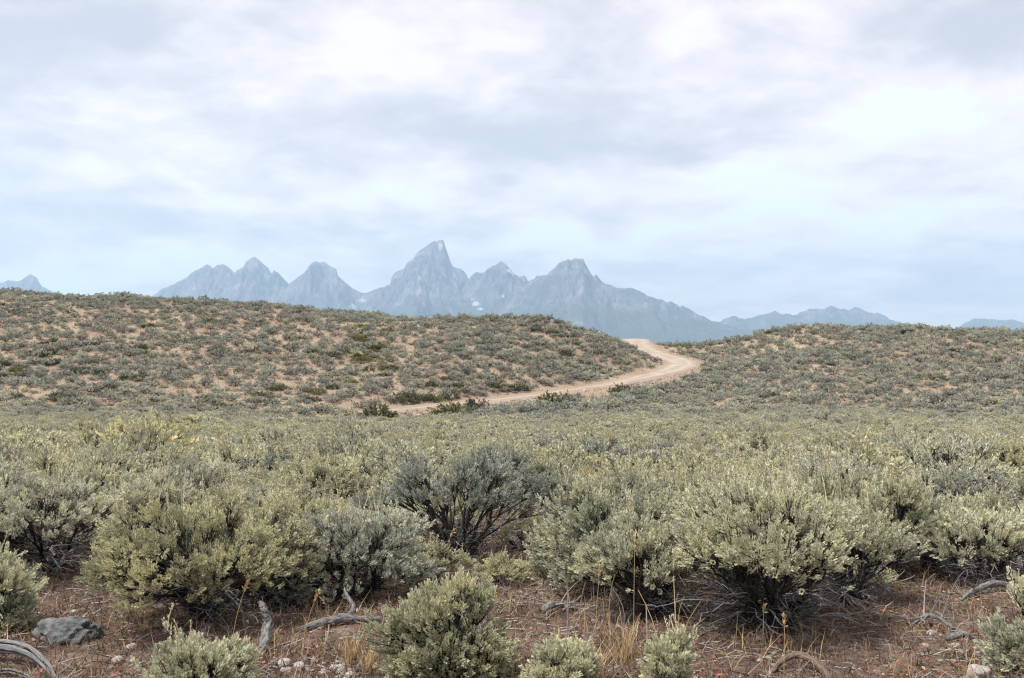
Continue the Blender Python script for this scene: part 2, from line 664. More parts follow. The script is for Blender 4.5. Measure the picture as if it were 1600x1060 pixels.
def build_ground():
    front = np.linspace(-38, 38, 420)
    back = np.linspace(38, 322, 60)[1:-1]
    ang = np.radians(np.concatenate([front, back]))
    r = [2.0]
    while r[-1] < 18000:
        q = r[-1]
        r.append(q * (1.008 if 4 < q < 150 else 1.06 if q < 4 else 1.12))
    r = np.array(r)
    X = np.outer(r, np.sin(ang))
    Y = np.outer(r, np.cos(ang))
    Z = ground_z(X, Y)
    n, m = X.shape
    v = np.stack([X, Y, Z], -1).reshape(-1, 3)
    i = np.arange(n * m).reshape(n, m)
    j = np.roll(i, -1, axis=1)
    q = np.stack([i[:-1], i[1:], j[1:], j[:-1]], -1).reshape(-1, 4)
    v = np.vstack([v, [[0, 0, gz(0, 0)]]])
    fan = np.stack([np.full(m, n * m), i[0], j[0]], -1)
    d, _ = road_dist(v[:, 0], v[:, 1])
    me = mesh_from('ground', v, [q[:, ::-1] * 1, fan[:, ::-1] * 1], [ground_material()], True, None, {'road': 0.8 * (1 - smooth(0.9, 3.4, d))})
    if me.polygons[0].normal.z < 0:
        me.flip_normals()
    kind(obj('ground', me), 'structure')


build_ground()


def build_road():
    m, nt, out = new_mat('dirt_road')
    n1, n2 = noise_node(nt, 0.9, 5, 0.6), noise_node(nt, 6.0, 6, 0.7)
    f = mth(nt, 'ADD', mth(nt, 'MULTIPLY', n1, 0.5), mth(nt, 'MULTIPLY', n2, 0.5))
    c = ramp_node(nt, [(0.32, (0.185, 0.148, 0.116)), (0.5, (0.285, 0.24, 0.195)), (0.68, (0.37, 0.33, 0.28))], f)
    tr = attr(nt, 'tint')                                    # two worn wheel tracks, paler
    c = mixc(nt, mth(nt, 'MULTIPLY', tr, 0.5), c, (0.37, 0.325, 0.27))
    d = nt.nodes.new('ShaderNodeBsdfPrincipled')
    d.inputs['Roughness'].default_value = 0.95
    d.inputs['Specular IOR Level'].default_value = 0.1
    nt.links.new(c, d.inputs['Base Color'])
    b = nt.nodes.new('ShaderNodeBump')
    b.inputs['Strength'].default_value = 0.6
    b.inputs['Distance'].default_value = 0.03
    nt.links.new(n2, b.inputs['Height'])
    nt.links.new(b.outputs[0], d.inputs['Normal'])
    nt.links.new(d.outputs[0], out.inputs[0])
    C = spline([unproject(*p) for p in ROAD], 26)
    t = unit(np.gradient(C[:, :2], axis=0))
    nrm = np.stack([-t[:, 1], t[:, 0]], -1)
    K = 13
    u = np.linspace(-1, 1, K)
    s = np.arange(len(C))
    wv_ = np.interp(C[:, 1], [66, 80, 92, 98, 124], [0.28, 0.36, 0.90, 1.15, 1.2])
    wl = wv_ * ROAD_HALF * (1 + 0.22 * NZ.fbm(s / 6.0, s * 0 + 1.5, 3))
    wr = wv_ * ROAD_HALF * (1 + 0.22 * NZ.fbm(s / 6.0, s * 0 + 8.5, 3))
    off = np.where(u[None] < 0, u[None] * wl[:, None], u[None] * wr[:, None])
    X = C[:, 0:1] + nrm[:, 0:1] * off
    Y = C[:, 1:2] + nrm[:, 1:2] * off
    Z = C[:, 2:3] + 0.07 * (1 - np.abs(u[None]) ** 4) - 0.02 - 0.03 * np.exp(-((np.abs(u[None]) - 0.48) / 0.13) ** 2) + 0.015 * NZ2.fbm(X, Y, 2)
    v = np.stack([X, Y, Z], -1).reshape(-1, 3)
    i = np.arange(len(v)).reshape(X.shape)
    q = np.stack([i[:-1, :-1], i[1:, :-1], i[1:, 1:], i[:-1, 1:]], -1).reshape(-1, 4)
    tr = np.broadcast_to(np.exp(-((np.abs(u[None]) - 0.48) / 0.16) ** 2), X.shape).ravel()
    me = mesh_from('dirt_road', v, [q], [m], True, None, {'tint': tr})
    if me.polygons[0].normal.z < 0:
        me.flip_normals()
    kind(obj('dirt_road', me), 'structure')


build_road()

# ------------------------------------------------------------------ mountains


def mountain_material():
    m, nt, out = new_mat('mountain_rock')
    L = nt.links
    n1 = noise_node(nt, 0.0022, 8, 0.66)
    n2 = noise_node(nt, 0.010, 6, 0.7, stretch=(1.0, 1.0, 0.30))
    f = mth(nt, 'ADD', mth(nt, 'MULTIPLY', n1, 0.5), mth(nt, 'MULTIPLY', n2, 0.5))
    c = ramp_node(nt, [(0.36, (0.045, 0.050, 0.065)), (0.47, (0.10, 0.103, 0.118)), (0.55, (0.165, 0.165, 0.175)), (0.66, (0.28, 0.275, 0.28))], f)
    g = nt.nodes.new('ShaderNodeNewGeometry')
    sep = nt.nodes.new('ShaderNodeSeparateXYZ')
    L.new(g.outputs['Position'], sep.inputs[0])
    mr = nt.nodes.new('ShaderNodeMapRange')
    mr.inputs['From Min'].default_value = 900
    mr.inputs['From Max'].default_value = 450
    mr.inputs['To Max'].default_value = 0.8
    L.new(mth(nt, 'ADD', sep.outputs['Z'], mth(nt, 'MULTIPLY', mth(nt, 'SUBTRACT', n1, 0.5), 1500)), mr.inputs['Value'])
    c = mixc(nt, mr.outputs[0], c, (0.06, 0.075, 0.065))
    sn = mth(nt, 'MULTIPLY', attr(nt, 'snow'), 1.0)
    sf = nt.nodes.new('ShaderNodeMapRange')
    sf.inputs['From Min'].default_value = 0.40
    sf.inputs['From Max'].default_value = 0.75
    L.new(mth(nt, 'ADD', sn, mth(nt, 'MULTIPLY', mth(nt, 'SUBTRACT', n2, 0.5), 1.3)), sf.inputs['Value'])
    c = mixc(nt, sf.outputs[0], c, (0.42, 0.43, 0.45))
    d = nt.nodes.new('ShaderNodeBsdfDiffuse')
    L.new(c, d.inputs[0])
    b = nt.nodes.new('ShaderNodeBump')
    b.inputs['Strength'].default_value = 1.0
    b.inputs['Distance'].default_value = 70.0
    L.new(n2, b.inputs['Height'])
    L.new(b.outputs[0], d.inputs['Normal'])
    L.new(d.outputs[0], out.inputs[0])
    return m


M_MOUNT = mountain_material()
SNOW = [(688, 385, 3.5, 7), (657, 436, 4, 4), (738, 468, 5, 2.5), (744, 475, 9, 4), (750, 483, 7, 3), (787, 463, 6, 3), (566, 470, 8, 4), (795, 423, 4, 4), (801, 428, 5, 3), (303, 452, 2, 2), (553, 479, 9, 4), (770, 500, 8, 3)]


def build_mountain(ridge, dist, depth, seed, jag=1.0, foot=-70.0, rows=110, step=1.3, spur=1.0):
    """one massif: a wandering ridge whose skyline passes through the listed points, with spurs and gullies falling to its foot"""
    R = np.array(ridge, float)
    px = np.arange(R[0, 0], R[-1, 0], step)
    py = np.interp(px, R[:, 0], R[:, 1])
    nz = Lattice(seed)
    py = py + jag * (2.8 * nz.fbm(px / 14.0, px * 0 + 3.3, 4, 0.6)) * smooth(0, 25, px - R[0, 0]) * smooth(0, 25, R[-1, 0] - px)
    el = np.array([sky_dir(a, b).z / sky_dir(a, b).y for a, b in zip(px, py)])
    az_ = (px - 800) / 1600
    t = np.concatenate([-np.linspace(1, 0.06, 22), np.linspace(0, 1, rows) ** 1.25])  # <0 behind the ridge, >0 in front of it
    ridge_y = dist + 700 * nz.fbm(px / 90.0, px * 0 + 7.7, 2)
    A, T = np.meshgrid(az_, t)
    Y = ridge_y[None] - T * depth * np.where(T < 0, 0.7, 1.0)
    # skyline blurred as it comes down the face, so that peaks turn into cones and buttresses
    top = el[None] * ridge_y[None] + CAM_Z
    lv = [top[0]]
    for sg in (6, 14, 30, 60):
        kx = np.arange(-3 * sg, 3 * sg + 1)
        kk = np.exp(-0.5 * (kx / sg) ** 2)
        kk /= kk.sum()
        lv.append(np.convolve(np.pad(top[0], len(kx) // 2, mode='edge'), kk, 'valid'))
    lv = np.array(lv)
    b = np.clip(np.abs(T) * 6.5, 0, 3.999)
    i0 = b.astype(int)
    jj = np.broadcast_to(np.arange(len(px)), T.shape)
    S = lv[i0, jj] * (1 - (b - i0)) + lv[i0 + 1, jj] * (b - i0)
    X = A * Y
    prof = (1 - np.abs(T)) ** 1.35
    Z = foot + (S - foot) * prof
    rid = nz.ridged(X / 1500 + 0.35 * nz(X / 900, Y / 900), Y / 2600, 5, 0.6) - 0.62
    gul = nz.ridged(X / 420 + 0.5 * nz(X / 500, Y / 700), Y / 1500, 4, 0.6) - 0.6
    amp = smooth(0.0, 0.16, np.abs(T)) * (1 - smooth(0.75, 1.0, np.abs(T)))
    Z = Z + spur * amp * (Z - foot) * (0.70 * rid + 0.46 * gul)
    lim = (el[None] * 0.985) * Y + CAM_Z                     # nothing on the face rises above the skyline
    Z = np.where(np.abs(T) > 0.004, np.minimum(Z, np.maximum(lim, foot)), Z)
    v = np.stack([X, Y, Z], -1).reshape(-1, 3)
    # snow fields lie where the photograph shows them
    sx = 800 + 1600 * (X / Y)
    c, s = math.cos(PITCH), math.sin(PITCH)
    up = (Z - CAM_Z) / Y
    sy = 530 - 1600 * (up * c - s) / (c + up * s)
    snow = np.zeros(X.shape)
    for a, b_, w, h in SNOW:
        snow = np.maximum(snow, np.exp(-((sx - a) / w) ** 2 - ((sy - b_) / h) ** 2))
    snow = snow * (T > 0)
    i = np.arange(len(v)).reshape(X.shape)
    q = np.stack([i[:-1, :-1], i[:-1, 1:], i[1:, 1:], i[1:, :-1]], -1).reshape(-1, 4)
    me = mesh_from('mountain', v, [q], [M_MOUNT], True, None, {'snow': snow.ravel()})
    if np.mean([p.normal.z for p in list(me.polygons)[:2000]]) < 0:
        me.flip_normals()
    return obj('mountain', me)


MOUNTAINS = [
    ('twin-topped mountain massif at the left end of the main range',
     [(150, 500), (200, 482), (233, 465), (256, 450), (291, 435), (297, 427.5), (323, 413), (332, 419), (340, 413.6), (351, 413.6), (366, 427.5), (370, 422), (380, 416),
      (383, 408), (396, 402.4), (407, 408.7), (419, 420), (423.6, 429), (427, 423), (434, 427.5), (449, 442), (470, 458), (510, 486), (560, 520)], 16600, 4600, 21, 0.7),
    ('rounded rocky peak left of the tallest summit',
     [(390, 500), (430, 462), (445, 446), (454, 441.7), (473, 427.5), (482, 416), (492, 408.7), (508, 410), (525, 422), (528, 433), (535, 437), (546, 448), (559, 455.6), (571, 459),
      (600, 472), (640, 495), (680, 520)], 15900, 4300, 33, 0.7),
    ('tallest pointed mountain with a snowy summit flank',
     [(500, 510), (540, 478), (560, 463), (571, 458), (595, 450), (610, 444.4), (612, 433), (617.5, 425.6), (630.6, 420), (636, 410.6), (645.6, 404), (651, 395.6), (666, 384), (677.5, 378),
      (687, 375), (693, 377), (695.5, 386), (700, 399), (705.6, 414), (709, 418), (720.6, 420.7), (728, 427.5), (732, 437), (745, 452), (780, 480), (830, 515)], 15200, 4200, 45, 0.55),
    ('small pointed peak with snow slope right of the tallest summit',
     [(680, 505), (715, 460), (731, 438), (737.5, 429), (744, 425.6), (756, 426), (762.5, 419), (775, 414.7), (783, 408), (790.6, 413.7), (800, 424), (811, 432.5), (820, 430), (825, 438),
      (845, 460), (900, 505)], 14800, 3900, 57, 0.8),
    ('jagged crowned mountain with a long ridge sloping right',
     [(700, 520), (760, 490), (800, 462), (825, 440), (836, 436), (837.5, 431), (854.7, 430), (861, 424), (872, 413), (884, 407), (889, 405), (892, 409), (897, 404.4), (911, 404.4), (914, 411.5),
      (923.4, 427), (927.5, 432.5), (932, 428), (939, 438), (947, 444.4), (965.6, 450), (987.5, 450.6), (1006, 457.5), (1012.5, 463), (1031, 468), (1044, 473), (1048, 471), (1058, 475.6),
      (1062.5, 480), (1066, 476.6), (1078, 483.4), (1094, 493), (1112.5, 500.6), (1144, 510), (1172, 517), (1250, 536), (1340, 556)], 13800, 4200, 69, 0.8),
    ('low serrated mountain range behind the right hill',
     [(1060, 535), (1120, 505), (1147, 492.5), (1165, 499), (1210, 487.5), (1240, 492.5), (1262, 484), (1300, 480), (1325, 485), (1337, 481), (1350, 486.5), (1375, 488.5), (1400, 502.5),
      (1430, 507.5), (1465, 513), (1540, 528), (1620, 545)], 16500, 3000, 81, 1.1),
    ('faint far mountain at the right edge',
     [(1440, 530), (1495, 512), (1520, 499), (1537, 497.5), (1560, 501), (1585, 500), (1600, 505), (1660, 512), (1720, 522), (1800, 540)], 17400, 2600, 93, 0.6),
    ('small isolated peak at the left edge behind the hill',
     [(-240, 500), (-160, 470), (-80, 452), (0, 442.5), (12, 437.5), (27, 440), (47, 428.5), (57, 435), (65, 447), (80, 455), (110, 468), (170, 500)], 17000, 3000, 105, 0.7)]
for lab, rd, dist, dep, sd, jg in MOUNTAINS:
    o = build_mountain(rd, dist, dep, sd, jg)
    o['kind'] = 'structure'
    o['label'] = lab

# ------------------------------------------------------------------ haze


def build_haze():
    m = bpy.data.materials.new('haze')
    m.use_nodes = True
    nt = m.node_tree
    nt.nodes.clear()
    out = nt.nodes.new('ShaderNodeOutputMaterial')
    v = nt.nodes.new('ShaderNodeVolumePrincipled')
    v.inputs['Color'].default_value = (0.52, 0.755, 1.0, 1)
    v.inputs['Density'].default_value = 6.2e-5
    v.inputs['Anisotropy'].default_value = 0.35
    nt.links.new(v.outputs[0], out.inputs['Volume'])
    x0, x1, y0, y1, z0, z1 = -21500, 21500, -21500, 21500, -80, 1850
    vs_ = [(x, y, z) for z in (z0, z1) for x, y in ((x0, y0), (x1, y0), (x1, y1), (x0, y1))]
    f = np.array([[3, 2, 1, 0], [4, 5, 6, 7], [0, 1, 5, 4], [1, 2, 6, 5], [2, 3, 7, 6], [3, 0, 4, 7]])
    kind(obj('haze', mesh_from('haze', vs_, [f], [m])), 'stuff')


build_haze()

# ------------------------------------------------------------------ sagebrush


def grow_bush(seed, R, H, n_clump, tufts_per, leaves_per, leaf, wid, bare=0.25, n_main=7, dead=20, stalks=0,
              spread=0.105, tuft_len=0.10, sides=6, twig_r=0.0028, trunk_r=0.035, upright=0.5, ell=(1.0, 1.0), green=False, lean=(0, 0), inner=0, gap=0.25):
    """a spreading shrub: gnarled stems from one root, forking to clumps of leafy twigs on a domed, lumpy crown.
    returns meshes: branches, foliage, dead twigs, flower stalks"""
    r = np.random.default_rng(seed)
    # clump centres on the shell of the dome
    cl = []
    tries = 0
    mind = 1.75 * R / math.sqrt(n_clump)
    while len(cl) < n_clump and tries < 6000:
        tries += 1
        th = r.uniform(0, 2 * np.pi)
        cz = 1 - r.uniform(0, 1) ** 0.85 * (1.22 if bare < 0.3 else 1.05)
        rr = math.sqrt(max(0, 1 - cz * cz)) if cz < 1 else 0
        shell = r.uniform(0.62, 1.06) + 0.16 * math.sin(2 * th + seed) * rr + 0.08 * math.sin(5 * th + 2 * seed) * rr
        p = np.array([R * ell[0] * rr * shell * math.cos(th), R * ell[1] * rr * shell * math.sin(th), H * (bare + 0.08 + (0.86 - bare) * np.sign(cz) * min(abs(cz), 0.25 if cz < 0 else 1) ** 0.8 * min(shell, 1.0))])
        p[0] += lean[0] * p[2]
        p[1] += lean[1] * p[2]
        if all(np.linalg.norm((p - q) * [1, 1, 1.3]) > mind * (0.9 if tries < 3000 else 0.6) for q in cl):
            if gap and NZ(p[0] * 3 + seed, p[1] * 3 + p[2] * 2) < -0.25 + gap * 0.2 and r.random() < gap:
                continue
            cl.append(p)
    cl = np.array(cl)
    n_clump = len(cl)
    # main stems
    wood = Soup()
    ang = np.linspace(0, 2 * np.pi, n_main, endpoint=False) + r.uniform(-0.35, 0.35, n_main)
    out_ = r.uniform(0.30, 0.62, n_main)
    hh = r.uniform(0.30, 0.55, n_main) * H
    base = np.stack([0.05 * R * np.cos(ang), 0.05 * R * np.sin(ang), np.full(n_main, -0.03)], -1)
    end = np.stack([R * ell[0] * out_ * np.cos(ang) + lean[0] * hh, R * ell[1] * out_ * np.sin(ang) + lean[1] * hh, hh], -1)
    ctl = (base + end) / 2 + r.normal(0, 0.10 * R, (n_main, 3)) + np.array([0, 0, -0.06 * H])
    ctl[:, 2] = np.maximum(ctl[:, 2], 0.04)
    P = bezier(base, ctl, end, 9)
    P[:, 1:-1] += r.normal(0, 0.018 * R, P[:, 1:-1].shape)
    rad = trunk_r * r.uniform(0.65, 1.15, (n_main, 1)) * np.linspace(1.0, 0.42, 9)[None] * (1 + r.normal(0, 0.09, (n_main, 9)))
    v, f = tubes(P, rad, sides)
    wood.add(v, f, 0, np.clip(np.repeat(r.uniform(0.1, 0.75, n_main), 9 * sides) + r.normal(0, 0.15, len(v)), 0, 1))
    # root flare
    tp = np.stack([np.zeros((1, 3)), np.zeros((1, 3))], 1).reshape(1, 2, 3)
    # clump branches leave a main stem somewhere along its upper half
    k = np.argmin(np.linalg.norm(cl[:, None, :2] - end[None, :, :2] * 1.15, axis=-1) + r.uniform(0, 0.15 * R, (n_clump, n_main)), axis=1)
    s = r.integers(4, 9, n_clump)
    st = P[k, s]
    outw = unit((cl - np.array([lean[0] * H * 0.4, lean[1] * H * 0.4, bare * H * 0.6])) * np.array([1, 1, 0.9]))
    en = cl - outw * (spread * 0.55)
    ct = (st + en) / 2 + r.normal(0, 0.05 * R, st.shape) - np.array([0, 0, 0.03])
    B = bezier(st, ct, en, 6)
    B[:, 1:-1] += r.normal(0, 0.012 * R, B[:, 1:-1].shape)
    br = rad[k, s] * 0.75
    brad = np.clip(br[:, None] * np.linspace(1, 0.36, 6)[None], twig_r * 1.5, 1)
    v, f = tubes(B, brad, max(3, sides - 2))
    wood.add(v, f, 0, np.clip(np.repeat(r.uniform(0.0, 0.6, n_clump), 6 * max(3, sides - 2)), 0, 1))
    # dark inner twigs, added to block light and darken the hollow under the crown
    if inner:
        ki = r.integers(0, n_main, inner)
        i0 = P[ki, r.integers(2, 9, inner)]
        i2 = i0 + r.normal(0, 1, (inner, 3)) * np.array([0.30 * R, 0.30 * R, 0.16 * H])
        i2[:, 2] = np.clip(i2[:, 2], 0.02, H * 0.75)
        Q = bezier(i0, (i0 + i2) / 2 + r.normal(0, 0.05 * R, i0.shape), i2, 5)
        v, f = tubes(Q, r.uniform(0.0018, 0.005, (inner, 1)) * np.linspace(1, 0.4, 5)[None], 3)
        wood.add(v, f, 0, np.repeat(r.uniform(0, 0.9, inner), 15))
    # leafy twigs
    n = n_clump * tufts_per
    kc = np.repeat(np.arange(n_clump), tufts_per)
    off = unit(r.normal(0, 1, (n, 3))) * (r.uniform(0.15, 1, (n, 1)) ** 0.5) * np.array([1, 1, 0.8]) * spread * 1.45 * r.uniform(0.65, 1.3, n_clump)[kc][:, None]
    stray = r.random(n) < 0.11
    off[stray] *= r.uniform(1.4, 2.3, (int(stray.sum()), 1))
    tipc = cl[kc] + off
    tdir = unit(outw[kc] * (1 - upright) + np.array([0, 0, upright]) + r.normal(0, 0.28, (n, 3)) + off / spread * 0.30)
    tl = tuft_len * r.uniform(0.7, 1.35, n)
    tb = tipc - tdir * tl[:, None] * 0.35
    tb[:, 2] = np.maximum(tb[:, 2], 0.03)
    joint = B[kc, r.integers(3, 6, n)]
    tw = bezier(joint, (joint + tb) / 2 + r.normal(0, 0.012, (n, 3)) - outw[kc] * 0.02, tb + tdir * tl[:, None] * 0.55, 4)
    v, f = tubes(tw, twig_r * np.linspace(1.2, 0.5, 4)[None] * np.ones((n, 1)), 3)
    wood.add(v, f, 0, np.repeat(r.uniform(0, 0.7, n), 12))
    # leaves
    leafs = Soup()
    m = n * leaves_per
    kt = np.repeat(np.arange(n), leaves_per)
    sfr = r.uniform(0, 1, m) ** 0.8
    D = tdir[kt]
    rnd = r.normal(0, 1, (m, 3))
    radial = unit(rnd - (rnd * D).sum(-1, keepdims=True) * D)
    pos = tb[kt] + D * (tl[kt] * sfr)[:, None] + radial * 0.006
    op = r.uniform(0.35, 0.95, m) * (1.15 - 0.75 * sfr)
    ld = unit(D + radial * op[:, None])
    side = unit(np.cross(ld, radial + r.normal(0, 0.35, (m, 3))))
    ll = leaf * r.uniform(0.65, 1.3, m)
    ww = wid * r.uniform(0.7, 1.3, m)
    v0 = pos
    vm = pos + ld * (ll * 0.62)[:, None]
    nrm = np.cross(side, ld)
    v1 = vm + side * (ww * 0.5)[:, None] + nrm * (ww * 0.18)[:, None]
    v3 = vm - side * (ww * 0.5)[:, None] + nrm * (ww * 0.18)[:, None]
    v2 = pos + ld * ll[:, None]
    v = np.stack([v0, v1, v2, v3], 1).reshape(-1, 3)
    q = np.arange(4 * m).reshape(m, 4)
    tint = np.clip(0.45 + 0.20 * r.normal(0, 1, n_clump)[kc][kt] + 0.15 * r.normal(0, 1, n)[kt] + 0.17 * r.normal(0, 1, m) + 0.12 * (sfr - 0.5), 0, 1)
    leafs.add(v, q, 0, np.repeat(tint, 4))
    # dead grey twigs hanging out below the crown
    deadm = None
    if dead:
        ds = Soup()
        kd = r.integers(0, n_main, dead)
        sd = r.integers(2, 7, dead)
        p0 = P[kd, sd]
        a = ang[kd] + r.normal(0, 0.8, dead)
        ln = R * r.uniform(0.35, 0.95, dead)
        p2 = p0 + np.stack([np.cos(a) * ln, np.sin(a) * ln, H * r.uniform(-0.22, 0.28, dead)], -1)
        p2[:, 2] = np.maximum(p2[:, 2], 0.02)
        pd = bezier(p0, (p0 + p2) / 2 + r.normal(0, 0.09 * R, p0.shape), p2, 7)
        pd[:, 1:] += r.normal(0, 0.014 * R, pd[:, 1:].shape)
        rd = r.uniform(0.0035, 0.008, (dead, 1)) * np.linspace(1, 0.3, 7)[None] * (trunk_r / 0.035)
        v, f = tubes(pd, rd, 4)
        ds.add(v, f, 0, np.repeat(r.uniform(0.1, 1.0, dead), 28))
        nn = dead * 5
        ks = np.repeat(np.arange(dead), 5)
        q0 = pd[ks, r.integers(2, 7, nn)]
        dirn = unit(p2 - p0)[ks]
        q2 = q0 + (unit(dirn + r.normal(0, 0.55, (nn, 3))) * (r.uniform(0.08, 0.28, nn) * R)[:, None])
        q2[:, 2] = np.maximum(q2[:, 2], 0.015)
        pq = bezier(q0, (q0 + q2) / 2 + r.normal(0, 0.02, q0.shape), q2, 4)
        v, f = tubes(pq, r.uniform(0.0016, 0.0035, (nn, 1)) * np.linspace(1, 0.4, 4)[None] * max(1, trunk_r / 0.035), 3)
        ds.add(v, f, 0, np.repeat(r.uniform(0.1, 1.0, nn), 12))
        deadm = ds.mesh('dead_twigs', [M_DEAD])
    # tall flower stalks
    stm = None
    if stalks:
        ss = Soup()
        top = tipc[np.argsort(-tipc[:, 2])[:max(stalks * 3, 6)]]
        b0 = top[r.integers(0, len(top), stalks)]
        ht = r.uniform(0.12, 0.34, stalks) * min(1.0, H / 0.75)
        tilt = r.normal(0, 0.16, (stalks, 2))
        e0 = b0 + np.stack([tilt[:, 0] * ht, tilt[:, 1] * ht, ht], -1)
        ps = bezier(b0, (b0 + e0) / 2 + r.normal(0, 0.012, b0.shape), e0, 5)
        v, f = tubes(ps, np.full((stalks, 5), twig_r * 0.8) * np.linspace(1.2, 0.6, 5), 3)
        ss.add(v, f, 0, np.repeat(r.uniform(0.2, 0.9, stalks), 15))
        nb = 26
        m2 = stalks * nb
        kk = np.repeat(np.arange(stalks), nb)
        fr = r.uniform(0.25, 1.0, m2)
        ii = np.clip((fr * 4).astype(int), 0, 3)
        ff = (fr * 4 - ii)[:, None]
        pp = ps[kk, ii] * (1 - ff) + ps[kk, ii + 1] * ff
        dd = unit(np.stack([r.normal(0, 0.5, m2), r.normal(0, 0.5, m2), np.ones(m2)], -1))
        sd2 = unit(np.cross(dd, r.normal(0, 1, (m2, 3))))
        l2 = leaf * 0.75 * r.uniform(0.6, 1.2, m2)
        w2 = wid * 0.6
        v = np.stack([pp, pp + dd * (l2 * 0.6)[:, None] + sd2 * w2 / 2, pp + dd * l2[:, None], pp + dd * (l2 * 0.6)[:, None] - sd2 * w2 / 2], 1).reshape(-1, 3)
        ss.add(v, np.arange(4 * m2).reshape(m2, 4), 0, np.repeat(r.uniform(0, 1, m2), 4))
        stm = ss.mesh('flower_stalks', [M_STALK])
    return (wood.mesh('branches', [M_BARK], True), leafs.mesh('foliage', [M_GREEN if green else M_SAGE]), deadm, stm)


PART_NAMES = ('branches', 'foliage', 'dead_twigs', 'flower_stalks')


def place_bush(meshes, name, loc, rz, sc, hue, label, cat, group=None):
    root = bpy.data.objects.new(name, None)
    root.empty_display_size = 0.2
    COL.objects.link(root)
    root.location = loc
    root.rotation_euler = (0, 0, rz)
    root.scale = sc if isinstance(sc, tuple) else (sc, sc, sc)
    tag(root, label, cat, group)
    parts = []
    for nm, me in zip(PART_NAMES, meshes):
        if me is None:
            continue
        p = obj(nm, me, root)
        if nm == 'foliage':
            p['hue'] = float(hue)
        elif nm in ('flower_stalks', 'dead_twigs', 'branches'):
            p['kind'] = 'stuff'
        if nm == 'foliage':
            p['kind'] = 'stuff'
        parts.append(p)
    return root, parts


DISCS = []          # (x, y, radius) kept clear of scattered shrubs
